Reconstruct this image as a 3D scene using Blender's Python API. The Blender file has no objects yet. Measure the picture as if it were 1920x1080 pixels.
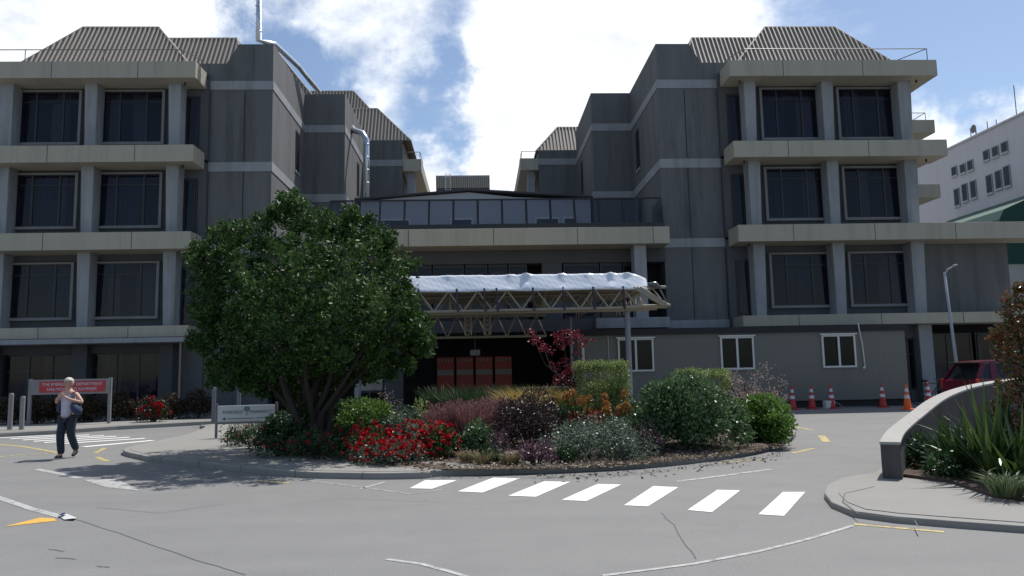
import bpy, bmesh, math, random
import numpy as np
from mathutils import Vector, Matrix
R=random.Random(7); NR=np.random.default_rng(7)
sc=bpy.context.scene; COL=sc.collection
rad=math.radians

# ------------------------------------------------------------------ camera model
F=1400.;CX,CY=960.,540.;EYE=1.6
YAW=rad(2.5);PITCH=math.atan(159/F);ROLL=rad(1.15)
fw=Vector((math.sin(YAW)*math.cos(PITCH),math.cos(YAW)*math.cos(PITCH),math.sin(PITCH)))
r0=Vector((math.cos(YAW),-math.sin(YAW),0)); u0=r0.cross(fw)
up=u0*math.cos(ROLL)+r0*math.sin(ROLL); rt=r0*math.cos(ROLL)-u0*math.sin(ROLL)
def ray(px,py): return fw+rt*((px-CX)/F)-up*((py-CY)/F)
def P(px,py,Y):
    d=ray(px,py);t=Y/d.y;return Vector((d.x*t,Y,EYE+d.z*t))
def G(px,py,z=0.):
    d=ray(px,py);t=(z-EYE)/d.z;return Vector((d.x*t,d.y*t,z))
cam=bpy.data.cameras.new('camera');co=bpy.data.objects.new('camera',cam);COL.objects.link(co)
cam.sensor_width=36;cam.lens=36*F/1920;cam.clip_end=3000;cam.clip_start=.05
M=Matrix((rt,up,-fw)).transposed().to_4x4();M.translation=Vector((0,0,EYE));co.matrix_world=M
sc.camera=co

# ------------------------------------------------------------------ materials
def nt(name):
    m=bpy.data.materials.new(name);m.use_nodes=True;n=m.node_tree;n.nodes.clear()
    o=n.nodes.new('ShaderNodeOutputMaterial');return m,n,o
def N(n,t,**k):
    x=n.nodes.new(t)
    for a,b in k.items():
        if a in x.inputs: x.inputs[a].default_value=b
        else: setattr(x,a,b)
    return x
def coords(n,scale=(1,1,1)):
    g=N(n,'ShaderNodeNewGeometry');mp=N(n,'ShaderNodeMapping');mp.inputs['Scale'].default_value=scale
    n.links.new(g.outputs['Position'],mp.inputs['Vector']);return mp.outputs['Vector']
def noise(n,vec,scale,detail=4,rough=.6):
    x=N(n,'ShaderNodeTexNoise',Scale=scale,Detail=detail,Roughness=rough);n.links.new(vec,x.inputs['Vector']);return x.outputs['Fac']
def ramp(n,fac,a,b,c0=(0,0,0,1),c1=(1,1,1,1)):
    x=N(n,'ShaderNodeValToRGB');x.color_ramp.elements[0].position=a;x.color_ramp.elements[1].position=b
    x.color_ramp.elements[0].color=c0;x.color_ramp.elements[1].color=c1;n.links.new(fac,x.inputs['Fac']);return x.outputs['Color']
def mix(n,fac,a,b,mode='MIX'):
    x=N(n,'ShaderNodeMix',data_type='RGBA',blend_type=mode)
    for s,v in ((0,fac),(6,a),(7,b)):
        if hasattr(v,'default_value') or hasattr(v,'is_output'): n.links.new(v,x.inputs[s])
        else: x.inputs[s].default_value=v if s==0 else tuple(v)+((1,) if len(v)==3 else ())
    return x.outputs[2]
def c3(c,k=1): return tuple(min(1,v*k) for v in c)
def surf(name,col,rough=.8,var=.25,scale=1.5,stretch=(1,1,1),fine=0,bump=0,bscale=30,metal=0,stain=None,board=None):
    m,n,o=nt(name);v=coords(n,stretch)
    a=noise(n,v,scale,6,.65)
    base=mix(n,a,c3(col,1-var),c3(col,1+var))
    if fine:
        b=noise(n,coords(n),60,3,.7);base=mix(n,fine,base,mix(n,b,c3(col,.3),c3(col,1.8)))
    if stain:
        s=ramp(n,noise(n,coords(n,(1.6,1.6,.12)),1.2,5,.7),.5,.72);x=N(n,'ShaderNodeMath',operation='MULTIPLY');n.links.new(s,x.inputs[0]);x.inputs[1].default_value=stain
        base=mix(n,x.outputs[0],base,c3(col,.35))
    p=N(n,'ShaderNodeBsdfPrincipled',Roughness=rough,Metallic=metal);n.links.new(base,p.inputs['Base Color'])
    if board:
        sx=N(n,'ShaderNodeSeparateXYZ');g=N(n,'ShaderNodeNewGeometry');n.links.new(g.outputs['Position'],sx.inputs[0])
        ad=N(n,'ShaderNodeMath',operation='ADD');n.links.new(sx.outputs[0],ad.inputs[0]);n.links.new(sx.outputs[1],ad.inputs[1])
        mu=N(n,'ShaderNodeMath',operation='MULTIPLY');n.links.new(ad.outputs[0],mu.inputs[0]);mu.inputs[1].default_value=6.283/board
        si=N(n,'ShaderNodeMath',operation='SINE');n.links.new(mu.outputs[0],si.inputs[0])
        bp=N(n,'ShaderNodeBump',Strength=.35,Distance=.008);n.links.new(si.outputs[0],bp.inputs['Height']);n.links.new(bp.outputs[0],p.inputs['Normal'])
    elif bump:
        bp=N(n,'ShaderNodeBump',Strength=bump,Distance=.01);n.links.new(noise(n,coords(n),bscale,4,.7),bp.inputs['Height']);n.links.new(bp.outputs[0],p.inputs['Normal'])
    n.links.new(p.outputs[0],o.inputs[0]);return m
def leafm(name,cols,rough=.4,trans=.25,spec=.5):
    m,n,o=nt(name);g=N(n,'ShaderNodeNewGeometry')
    r=N(n,'ShaderNodeValToRGB');e=r.color_ramp.elements
    e[0].color=tuple(cols[0])+(1,);e[1].color=tuple(cols[-1])+(1,)
    for i,c in enumerate(cols[1:-1]): 
        q=e.new((i+1)/(len(cols)-1));q.color=tuple(c)+(1,)
    n.links.new(g.outputs['Random Per Island'],r.inputs['Fac'])
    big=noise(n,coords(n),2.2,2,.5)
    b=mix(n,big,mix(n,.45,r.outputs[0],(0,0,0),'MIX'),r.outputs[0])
    p=N(n,'ShaderNodeBsdfPrincipled',Roughness=rough);p.inputs['Specular IOR Level'].default_value=spec;n.links.new(b,p.inputs['Base Color'])
    t=N(n,'ShaderNodeBsdfTranslucent');n.links.new(b,t.inputs['Color'])
    x=N(n,'ShaderNodeMixShader',Fac=trans);n.links.new(p.outputs[0],x.inputs[1]);n.links.new(t.outputs[0],x.inputs[2]);n.links.new(x.outputs[0],o.inputs[0]);return m
def glassm(name,tint,clear=.5,rough=.03,spec=.45):
    m,n,o=nt(name);p=N(n,'ShaderNodeBsdfPrincipled',Roughness=rough);p.inputs['Base Color'].default_value=tuple(tint)+(1,)
    p.inputs['Specular IOR Level'].default_value=spec
    t=N(n,'ShaderNodeBsdfTransparent');t.inputs[0].default_value=(.84,.87,.93,1)
    x=N(n,'ShaderNodeMixShader',Fac=clear);n.links.new(p.outputs[0],x.inputs[1]);n.links.new(t.outputs[0],x.inputs[2]);n.links.new(x.outputs[0],o.inputs[0]);return m
def paintm(name,col,wear,under=(.13,.13,.13)):
    m,n,o=nt(name);f=ramp(n,noise(n,coords(n),9,8,.75),wear-.1,wear+.1)
    b=mix(n,f,under,col);p=N(n,'ShaderNodeBsdfPrincipled',Roughness=.7);n.links.new(b,p.inputs['Base Color']);n.links.new(p.outputs[0],o.inputs[0]);return m

m_conc=surf('board_marked_concrete',(.125,.128,.132),.9,.42,.7,(1.2,1.2,.3),fine=.18,stain=.65,board=.09)
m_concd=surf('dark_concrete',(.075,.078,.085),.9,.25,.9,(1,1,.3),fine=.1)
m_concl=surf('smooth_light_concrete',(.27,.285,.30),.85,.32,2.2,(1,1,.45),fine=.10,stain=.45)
m_surr=surf('window_surround_concrete',(.20,.20,.205),.85,.25,2,(1,1,.4),fine=.08,stain=.3)
m_ledge=surf('cream_painted_concrete',(.37,.345,.275),.7,.12,.9,(1,1,.4),fine=.05,stain=.30)
m_white=surf('off_white_paint',(.62,.62,.60),.6,.06)
m_roof=surf('ribbed_metal_tan',(.21,.18,.145),.55,.12,2)
m_roofr=surf('ribbed_metal_rib',(.36,.32,.27),.5,.1,2)
m_joint=surf('joint_black',(.03,.03,.03),.9)
m_dframe=surf('dark_bronze_metal',(.012,.011,.013),.4,.1)
m_rail=surf('rail_grey_metal',(.12,.12,.12),.5,.1)
m_glass=glassm('dark_window_glass',(.016,.016,.028),.58)
m_glass2=glassm('tinted_screen_glass',(.03,.034,.045),.55)
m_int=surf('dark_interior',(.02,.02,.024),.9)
m_curt=surf('curtain_fabric',(.34,.29,.33),.9,.35,5,(6,6,.3))
m_curt2=surf('curtain_navy',(.06,.07,.17),.9,.3,5,(6,6,.3))
m_silver=surf('galvanised_flue',(.55,.6,.66),.28,.12,6,metal=.8)
m_asph=None
def asphalt():
    m,n,o=nt('asphalt');v=coords(n)
    big=noise(n,v,.16,5,.6);mid=noise(n,v,1.3,6,.7);fine=noise(n,v,55,3,.85)
    b=mix(n,ramp(n,big,.35,.65),(.135,.136,.136),(.175,.175,.170))
    b=mix(n,.5,b,mix(n,ramp(n,mid,.3,.7),(.11,.11,.11),(.215,.215,.21)))
    b=mix(n,.45,b,mix(n,ramp(n,fine,.3,.7),(.07,.07,.07),(.36,.36,.35)))
    sp=ramp(n,noise(n,coords(n),3.1,3,.5),.70,.74);b=mix(n,mix(n,.5,(0,0,0),sp),b,(.13,.13,.13))
    # tyre-polished lanes: long streaks along the driving line
    st=noise(n,coords(n,(.12,1.4,1)),1.0,3,.5);b=mix(n,.10,b,mix(n,ramp(n,st,.4,.6),(.12,.12,.12),(.26,.255,.245)))
    for sc_,lo,hi,col,k in ((.55,.60,.66,(.125,.125,.123),.45),(1.7,.68,.72,(.09,.09,.09),.5),(.28,.42,.44,(.185,.185,.18),.30)):
        q=ramp(n,noise(n,coords(n,(.8,1.3,1)),sc_,9,.72),lo,hi);b=mix(n,mix(n,k,(0,0,0),q),b,col)
    p=N(n,'ShaderNodeBsdfPrincipled',Roughness=.85);n.links.new(b,p.inputs['Base Color'])
    bp=N(n,'ShaderNodeBump',Strength=.35,Distance=.006);n.links.new(fine,bp.inputs['Height']);n.links.new(bp.outputs[0],p.inputs['Normal'])
    n.links.new(p.outputs[0],o.inputs[0]);return m
m_asph=asphalt()
m_pave=surf('pavement_concrete',(.235,.23,.215),.85,.16,1.1,fine=.18,bump=.2,bscale=90)
m_kerb=surf('kerb_concrete',(.24,.235,.22),.85,.25,2.2,fine=.2)
m_soil=surf('bark_mulch',(.075,.055,.042),.95,.6,9,fine=.4,bump=1,bscale=40)
m_zeb=paintm('fresh_white_road_paint',(.74,.74,.72),.33)
m_wht=paintm('worn_white_road_paint',(.42,.42,.41),.44)
m_yel=paintm('worn_yellow_road_paint',(.52,.42,.15),.45)
m_yel2=paintm('orange_yellow_road_paint',(.62,.36,.06),.36)
m_crack=surf('crack_sealant',(.11,.11,.11),.9)
m_bark=surf('tree_bark',(.035,.028,.023),.95,.4,5,(1,1,.3),bump=.8,bscale=25)
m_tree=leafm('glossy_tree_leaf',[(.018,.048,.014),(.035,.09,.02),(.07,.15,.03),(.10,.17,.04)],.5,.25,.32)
m_siding=surf('portable_wall_panel',(.165,.16,.14),.7,.08,.8,stain=.15,board=.30)
m_trussm=surf('cream_steel_tube',(.33,.29,.22),.6,.15,3)
m_tarp=surf('shrink_wrap_plastic',(.72,.76,.82),.2,.06,2.5,bump=.35,bscale=5)
m_red=surf('barrier_red',(.30,.03,.02),.5,.1)
m_wband_shade=surf('band_white_shaded',(.22,.20,.18),.6,.2)  # white band with the entrance shade put into its colour
m_wband=surf('band_white',(.65,.65,.65),.4,.05)
m_orange=surf('cone_orange',(.85,.13,.02),.5,.08,8)
m_coneshade=surf('cone_orange_shaded',(.45,.03,.03),.5,.1,8)  # orange cone darkened to red, building shade put into the colour
m_rubber=surf('black_rubber',(.02,.02,.02),.7)
m_car=surf('car_red_paint',(.10,.005,.018),.2,.03)
m_lav=surf('white_vest_fabric',(.52,.50,.58),.85,.06,8)
m_navy=surf('navy_fabric',(.025,.04,.09),.8,.2,6,bump=.5,bscale=20)
m_jean=surf('dark_jeans',(.018,.03,.05),.9,.3,8)
m_skin=surf('skin',(.50,.30,.23),.55,.06,6)
m_hair=surf('short_fair_hair',(.50,.46,.42),.6,.3,30)
m_shoe=surf('shoe_dark',(.03,.03,.035),.6)
m_sole=surf('shoe_sole_white',(.7,.7,.7),.6)
m_signw=surf('sign_pale_face',(.48,.52,.55),.4,.04)
m_signr=surf('sign_red_face',(.38,.02,.035),.4,.05)
m_signt=surf('sign_letter_green',(.12,.20,.22),.5,.02)
m_signn=surf('sign_letter_dark',(.05,.06,.10),.5,.02)
m_wlet=surf('sign_letter_white',(.5,.42,.46),.5,.02)
m_post=surf('post_grey',(.14,.14,.16),.6)
m_wpost=surf('post_white',(.20,.20,.21),.6)
m_bwhite=surf('pale_pink_render',(.60,.57,.58),.9,.06,.4,stain=.12)
m_green=surf('dark_green_sheet',(.012,.07,.05),.6,.1)
m_grn2=surf('pale_render',(.5,.49,.45),.8,.1)
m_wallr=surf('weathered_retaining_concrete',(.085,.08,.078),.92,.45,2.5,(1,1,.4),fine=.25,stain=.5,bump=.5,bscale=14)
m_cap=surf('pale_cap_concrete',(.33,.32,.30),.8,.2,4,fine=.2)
m_lampm=surf('lamp_galvanised',(.30,.33,.38),.4,.1)
m_twig=surf('twigs',(.035,.03,.022),.9,.3)

# ------------------------------------------------------------------ mesh helpers
class MB:
    def __init__(s): s.v=[];s.f=[]
    def add(s,vs,fs):
        k=len(s.v);s.v+= [tuple(p) for p in vs];s.f+=[tuple(i+k for i in f) for f in fs]
    def box(s,x0,x1,y0,y1,z0,z1):
        if x0>x1:x0,x1=x1,x0
        s.add([(x0,y0,z0),(x1,y0,z0),(x1,y1,z0),(x0,y1,z0),(x0,y0,z1),(x1,y0,z1),(x1,y1,z1),(x0,y1,z1)],
              [(0,3,2,1),(4,5,6,7),(0,1,5,4),(1,2,6,5),(2,3,7,6),(3,0,4,7)])
    def tube(s,a,b,r,r2=None,n=8,cap=True):
        a=Vector(a);b=Vector(b);r2=r if r2 is None else r2;d=(b-a).normalized()
        q=d.orthogonal().normalized();w=d.cross(q);vs=[]
        for c,rr in ((a,r),(b,r2)):
            for i in range(n):
                t=2*math.pi*i/n;vs.append(c+(q*math.cos(t)+w*math.sin(t))*rr)
        fs=[(i,(i+1)%n,n+(i+1)%n,n+i) for i in range(n)]
        if cap: fs+=[tuple(range(n-1,-1,-1)),tuple(range(n,2*n))]
        s.add(vs,fs)
    def path(s,pts,rs,n=8):
        pts=[Vector(p) for p in pts]
        if not hasattr(rs,'__len__'): rs=[rs]*len(pts)
        ref=Vector((.3,.2,.93)) ;vs=[]
        for i,p in enumerate(pts):
            d=(pts[min(i+1,len(pts)-1)]-pts[max(i-1,0)]).normalized()
            q=d.cross(ref)
            if q.length<.1:q=d.cross(Vector((1,0,0)))
            q.normalize();w=d.cross(q)
            for k in range(n):
                t=2*math.pi*k/n;vs.append(p+(q*math.cos(t)+w*math.sin(t))*rs[i])
        fs=[]
        for i in range(len(pts)-1):
            for k in range(n): fs.append((i*n+k,i*n+(k+1)%n,(i+1)*n+(k+1)%n,(i+1)*n+k))
        fs+=[tuple(range(n-1,-1,-1)),tuple(range((len(pts)-1)*n,len(pts)*n))]
        s.add(vs,fs)
    def lathe(s,c,prof,n=20):
        vs=[];fs=[]
        for r,z in prof:
            for k in range(n):
                t=2*math.pi*k/n;vs.append((c[0]+r*math.cos(t),c[1]+r*math.sin(t),c[2]+z))
        for i in range(len(prof)-1):
            for k in range(n): fs.append((i*n+k,i*n+(k+1)%n,(i+1)*n+(k+1)%n,(i+1)*n+k))
        fs+=[tuple(range(n-1,-1,-1)),tuple(range((len(prof)-1)*n,len(prof)*n))]
        s.add(vs,fs)
    def prism(s,poly,z0,z1,z1s=None):
        n=len(poly);s.add([(p[0],p[1],z0) for p in poly]+[(p[0],p[1],z1 if z1s is None else z1s[i]) for i,p in enumerate(poly)],
            [tuple(range(n-1,-1,-1)),tuple(range(n,2*n))]+[(i,(i+1)%n,n+(i+1)%n,n+i) for i in range(n)])
    def xzprism(s,poly,y0,y1):   # polygon in x,z extruded in y
        n=len(poly);s.add([(p[0],y0,p[1]) for p in poly]+[(p[0],y1,p[1]) for p in poly],
            [tuple(range(n)),tuple(range(2*n-1,n-1,-1))]+[((i+1)%n,i,n+i,n+(i+1)%n) for i in range(n)])
    def build(s,name,mat,parent=None,smooth=False,bevel=0,fix=False):
        me=bpy.data.meshes.new(name);me.from_pydata(s.v,[],s.f)
        if fix:
            b=bmesh.new();b.from_mesh(me);bmesh.ops.recalc_face_normals(b,faces=b.faces);b.to_mesh(me);b.free()
        me.materials.append(mat)
        if smooth: me.polygons.foreach_set('use_smooth',[True]*len(me.polygons))
        o=bpy.data.objects.new(name,me);COL.objects.link(o)
        if parent:
            o.parent=parent;o.matrix_parent_inverse=Matrix.Translation(-wloc(parent))
        if bevel:
            q=o.modifiers.new('bevel','BEVEL');q.width=bevel;q.segments=2;q.limit_method='ANGLE'
        return o
LOC={}
def wloc(o):
    # world location of empties / zero for meshes
    return LOC.get(o.name,Vector((0,0,0)))
def thing(name,label,cat,loc=(0,0,0),group=None,kind=None):
    o=bpy.data.objects.new(name,None);COL.objects.link(o);o.location=loc;o.empty_display_size=.2
    LOC[o.name]=Vector(loc);return tag(o,label,cat,group,kind)
def tag(o,label=None,cat=None,group=None,kind=None):
    if label:o['label']=label
    if cat:o['category']=cat
    if group:o['group']=group
    if kind:o['kind']=kind
    return o
def struct(name,mb,mat,**k):
    o=mb.build(name,mat,**k);o['kind']='structure';return o
def dup(root,loc,label):
    r=root.copy();COL.objects.link(r);r.location=loc;r['label']=label
    for ch in list(root.children):
        c=ch.copy();COL.objects.link(c);c.parent=r
        for g in list(ch.children):
            d=g.copy();COL.objects.link(d);d.parent=c
    return r
def one(name,f,mat,parent=None,**k):
    b=MB();f(b);return b.build(name,mat,parent,**k)

# ------------------------------------------------------------------ ground
def smoothpoly(pts,k=6):
    out=[];n=len(pts)
    for i in range(n):
        p0,p1,p2,p3=[Vector(pts[(i+j-1)%n][:2]) for j in range(4)]
        for t in range(k):
            u=t/k;out.append(.5*((2*p1)+(-p0+p2)*u+(2*p0-5*p1+4*p2-p3)*u*u+(-p0+3*p1-3*p2+p3)*u**3))
    return out
def ribbon(mb,pts,w,z):
    pts=[Vector(p[:2]) for p in pts];L=[];Rr=[]
    for i,p in enumerate(pts):
        d=(pts[min(i+1,len(pts)-1)]-pts[max(i-1,0)]).normalized();q=Vector((-d.y,d.x))*(w/2)
        L.append(p+q);Rr.append(p-q)
    n=len(pts);mb.add([(a.x,a.y,z) for a in L]+[(a.x,a.y,z) for a in Rr],[(i,n+i,n+i+1,i+1) for i in range(n-1)])
b=MB();b.add([(-1500,-1500,0),(1500,-1500,0),(1500,1500,0),(-1500,1500,0)],[(0,1,2,3)]);struct('road',b,m_asph)

isl=[G(230,850),G(262,862),G(300,868),G(400,879),G(500,890),G(570,896),G(640,898),G(720,899),G(800,897),G(830,893),G(1000,888),G(1100,884),G(1200,878),G(1300,869),G(1380,858),G(1440,845),G(1480,830),G(1492,816),
     G(1478,800),Vector((7.6,22.2,0)),Vector((5.5,23.6,0)),Vector((1,24.4,0)),Vector((-4,25.2,0)),Vector((-8,26,0)),Vector((-9.2,25.3,0)),G(385,806),G(352,820),G(290,835)]
isl=smoothpoly(isl,4)
b=MB();b.prism(isl,-.05,.10);struct('kerb',b,m_kerb,bevel=.02)
def inset(poly,d):
    n=len(poly);out=[]
    for i in range(n):
        t=(Vector(poly[(i+1)%n][:2])-Vector(poly[i-1][:2])).normalized();out.append(Vector(poly[i][:2])+Vector((-t.y,t.x))*d)
    return out
acc_=0
for i in range(2,72):
    a,c=isl[i%len(isl)],isl[(i+1)%len(isl)]
    acc_+=(c-a).length
    if acc_>1.1:
        acc_=0;dd_=(c-a).normalized();n_=Vector((-dd_.y,dd_.x));q=[a-n_*.003-dd_*.006,a-n_*.003+dd_*.006,a+n_*.14+dd_*.006,a+n_*.14-dd_*.006]
        b=MB();b.prism([tuple(v) for v in q],0,.103);struct('kerb_joint',b,m_crack,fix=True)
ins=inset(isl,.14)
b=MB();b.prism(ins,.0,.106);struct('pavement',b,m_pave)
bed=[G(440,818,.1),G(480,836,.1),G(560,850,.1),G(660,862,.1),G(740,872,.1),G(810,879,.1),G(860,881,.1),G(1000,878,.1),G(1200,868,.1),G(1370,850,.1),G(1440,838,.1),G(1468,826,.1),G(1474,814,.1),G(1462,803,.1),(6.9,21.9),(5,23.1),(0,23.9),(-5,24.4),(-6.6,23.4)]
bed=smoothpoly(bed,4)
# mounded planting bed
def moundz(x,y):
    c=Vector((1.2,18.3));d=min(1,((x-c.x)/7.5)**2+((y-c.y)/5.4)**2);return .11+.16*(1-d)
bm=bmesh.new();vs=[bm.verts.new((p[0],p[1],.11)) for p in bed];bm.faces.new(vs)
for it in range(5):
    bmesh.ops.triangulate(bm,faces=bm.faces);bmesh.ops.subdivide_edges(bm,edges=[e for e in bm.edges if e.calc_length()>.7],cuts=1)
edge=set(v for e in bm.edges if e.is_boundary for v in e.verts)
for v in bm.verts:
    if v not in edge: v.co.z=moundz(v.co.x,v.co.y)+.04*math.sin(v.co.x*5)*math.cos(v.co.y*4)
bmesh.ops.recalc_face_normals(bm,faces=bm.faces)
me=bpy.data.meshes.new('planting_bed');bm.to_mesh(me);bm.free();me.materials.append(m_soil)
o=bpy.data.objects.new('planting_bed',me);COL.objects.link(o);o['kind']='structure'

# right pavement with kerb
rp=[G(1640,895),G(1580,905),G(1552,918),G(1546,935),G(1560,953),G(1600,970),G(1680,981),G(1800,991),G(1960,1003),Vector((5.7,5.5,0)),Vector((14,3,0)),Vector((16,8,0)),Vector((16,14.6,0)),Vector((11,14.4,0)),Vector((9.4,14.1,0)),Vector((7.8,13.1,0)),Vector((6.5,11.9,0))]
b=MB();b.prism(rp,-.05,.07);struct('kerb',b,m_kerb,bevel=.015)
b=MB();b.prism(inset(rp,.16),0,.078);struct('pavement',b,m_pave)
b=MB();ribbon(b,[G(1640,912,.08),G(1584,925,.08),G(1580,940,.08),G(1610,963,.08),G(1715,975,.08),G(1722,988,.08)],.012,.081);struct('pavement_joint',b,m_crack)
# bed behind right pavement
rb=[(5.60,10.1),G(1690,905),G(1780,905,.08),G(1860,932,.08),G(1960,946,.08),(14,8),(15,14.3),(11,14.3),(9.5,14),(8,13),(6.7,11.7)]
b=MB();b.prism([tuple(p[:2]) for p in rb],.0,.12);struct('planting_bed',b,m_soil)
# far left pavement
lp=[G(-80,824),G(0,820),G(110,814),G(220,806),G(400,796),G(520,789),(-7,30),(-7,33),(-30,33),(-30,20)]
b=MB();b.prism([tuple(p[:2]) for p in lp],-.05,.13);struct('kerb',b,m_kerb,bevel=.02)
b=MB();b.prism(inset([tuple(p[:2]) for p in lp],.15),0,.136);struct('pavement',b,m_pave)

# markings
def stripes(name,label,quads,mat,z):
    t=thing(name,label,'road marking',tuple(G(*quads[0][0])))
    for q in quads:
        b=MB();b.add([(G(*p).x,G(*p).y,z) for p in q],[tuple(range(len(q)))]);b.build('stripe',mat,t,fix=True)
    return t
near=[[(768,916),(797,901),(857,901),(810,917)],[(858,922),(925,896),(975,897),(905,924)],[(953,930),(1020,903),(1069,904),(1005,932)],
[(1053,938),(1120,908),(1165,909),(1100,940)],[(1170,948),(1225,912),(1272,914),(1215,950)],[(1289,957),(1345,919),(1388,920),(1335,961)],[(1422,965),(1468,923),(1510,923),(1470,968)]]
stripes('zebra_crossing','bright white zebra crossing of seven slanted bars in front of the planted island',near,m_zeb,.005)
far=[]
for i in range(8):
    xl=16+i*20.5;yl=823+i*2.3 ;xr=150+i*19.3;yr=814+i*1.6
    wv=2.4
    far.append([(xl,yl),(xl-8 if i==0 else xl-10,yl+wv),(xr-6,yr+wv),(xr,yr)])
# use explicit end points
A=[(40,819),(60,822),(78,825.5),(100,828.5),(122,831.5),(145,835),(160,838.5)]
B=[(165,813),(190,814),(216,816),(240,818),(265,820),(283,823.5),(286,823.5)]
t=thing('zebra_crossing','far zebra crossing of thin white bars behind the walking person','road marking',tuple(G(157,838)))
for a,c in (((157,838),(287,826)),((107,832.5),(272,822)),((83,830),(243,820)),((63,827.7),(218,818.2)),((43,825.2),(195,816.8)),((20,823),(167,815.5)),((-5,821),(140,814.5))):
    b=MB();ribbon(b,[G(*a),G(*c)],.27,.005);b.build('stripe',m_zeb,t,fix=True)
def line(name,label,pts,w,mat,z=.004):
    b=MB();ribbon(b,[G(*p) for p in pts],w,z);o=b.build(name,mat,fix=True);return tag(o,label,'road marking')
def polym(name,label,pts,mat,z=.004):
    b=MB();b.add([(G(*p).x,G(*p).y,z) for p in pts],[tuple(range(len(pts)))]);o=b.build(name,mat,fix=True);return tag(o,label,'road marking')
line('lane_line','worn white line running to the scrap of litter at lower left',[(-30,924),(0,934),(60,955),(130,973)],.11,m_wht)
line('lane_line','short worn white dash just above the faded white arrowhead',[(68,880),(100,886),(150,897)],.13,m_wht)
polym('road_arrow','worn white arrowhead painted at the edge of the tree shadow',[(155,900),(215,898),(235,906),(264,921),(200,914)],m_wht)
polym('road_arrow','orange yellow arrowhead painted beside the litter at lower left',[(6,988),(75,971),(102,972),(106,977)],m_yel2)
line('lane_line','worn white dash at the bottom centre of the road',[(725,1049),(790,1058),(850,1074),(880,1084)],.055,m_wht)
line('lane_line','thin white line curving out from the right pavement corner to the bottom edge',[(1130,1080),(1300,1058),(1420,1035),(1520,1010),(1600,986)],.05,m_wht)
line('lane_line','long white line beyond the right half of the near zebra crossing',[(1270,903),(1350,893),(1445,880)],.09,m_wht)
line('lane_line','pale yellow dash hugging the kerb below the big green bush',[(1350,868),(1428,862)],.08,m_yel)
line('lane_line','pale yellow dash pointing away from the island tip',[(1486,850),(1525,841)],.10,m_yel)
line('lane_line','pale dash lying just behind the island tip',[(1484,799),(1524,807)],.10,m_yel)
line('lane_line','short stubby pale yellow mark on the road right of the island tip',[(1540,817),(1550,829)],.16,m_yel)
line('lane_line','pale yellow dash leading to the foot of the concrete retaining wall',[(1594,896),(1645,887)],.07,m_yel)
line('lane_line','cream yellow line along the right pavement kerb',[(1600,983),(1680,990),(1770,998)],.07,m_yel2 if 0 else m_yel)
line('lane_line','yellow line end touching the tree shadow in front of the left pavement',[(485,902),(545,906)],.07,m_yel)
line('lane_line','faded line meeting a faint vee left of the near zebra crossing',[(560,899),(640,909),(770,927),(830,918)],.04,m_wht)
line('lane_line','faint short tick beside the first bar of the near zebra crossing',[(675,917),(722,904)],.07,m_wht)
line('lane_line','yellow line reaching the feet of the walking person',[(-20,832),(40,837),(110,849)],.12,m_yel)
line('lane_line','fainter yellow line fanning out from the walking person',[(-10,858),(50,852),(108,850)],.10,m_yel)
line('lane_line','upper yellow tick between the person and the pavement tip',[(178,850),(197,840)],.11,m_yel)
line('lane_line','lower yellow tick between the person and the pavement tip',[(181,857),(202,865)],.11,m_yel)
def wig(pts,amp=1.2,k=5):
    out=[]
    for a,c in zip(pts,pts[1:]):
        for i in range(k):
            t=i/k;out.append((a[0]+(c[0]-a[0])*t+R.uniform(-amp,amp)*2,a[1]+(c[1]-a[1])*t+R.uniform(-amp,amp)*.6))
    out.append(pts[-1]);return out
for pts,w in (([(140,974),(225,1000),(320,1035),(400,1060),(460,1078)],.012),([(1240,962),(1262,985),(1305,1048)],.012),([(180,952),(300,962),(420,945)],.008),([(1000,938),(900,945),(640,935),(520,950)],.005)):
    b=MB();ribbon(b,[G(*p) for p in wig(pts)],w,.003);struct('road_crack',b,m_crack,fix=True)
for pts in ([(90,1030),(120,1034)],[(105,1046),(142,1049)],[(185,1062),(205,1064)]):
    b=MB();ribbon(b,[G(*p) for p in wig(pts)],.02,.003);struct('road_crack',b,m_crack,fix=True)
t=thing('litter','crumpled scrap of white and blue litter lying on the white line','litter',tuple(G(128,972)))
b=MB();q=[G(112,970),G(124,968),G(144,973),G(140,977),G(120,976)];b.add([(p.x,p.y,.012+.02*(i%2)) for i,p in enumerate(q)],[(0,1,4),(1,2,3,4)]);b.build('paper',m_wband,t)
b=MB();q=[G(108,969),G(120,967),G(128,970),G(114,972)];b.add([(p.x,p.y,.02+.02*(i%2)) for i,p in enumerate(q)],[(0,1,2,3)]);b.build('wrapper',m_navy,t)

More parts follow.
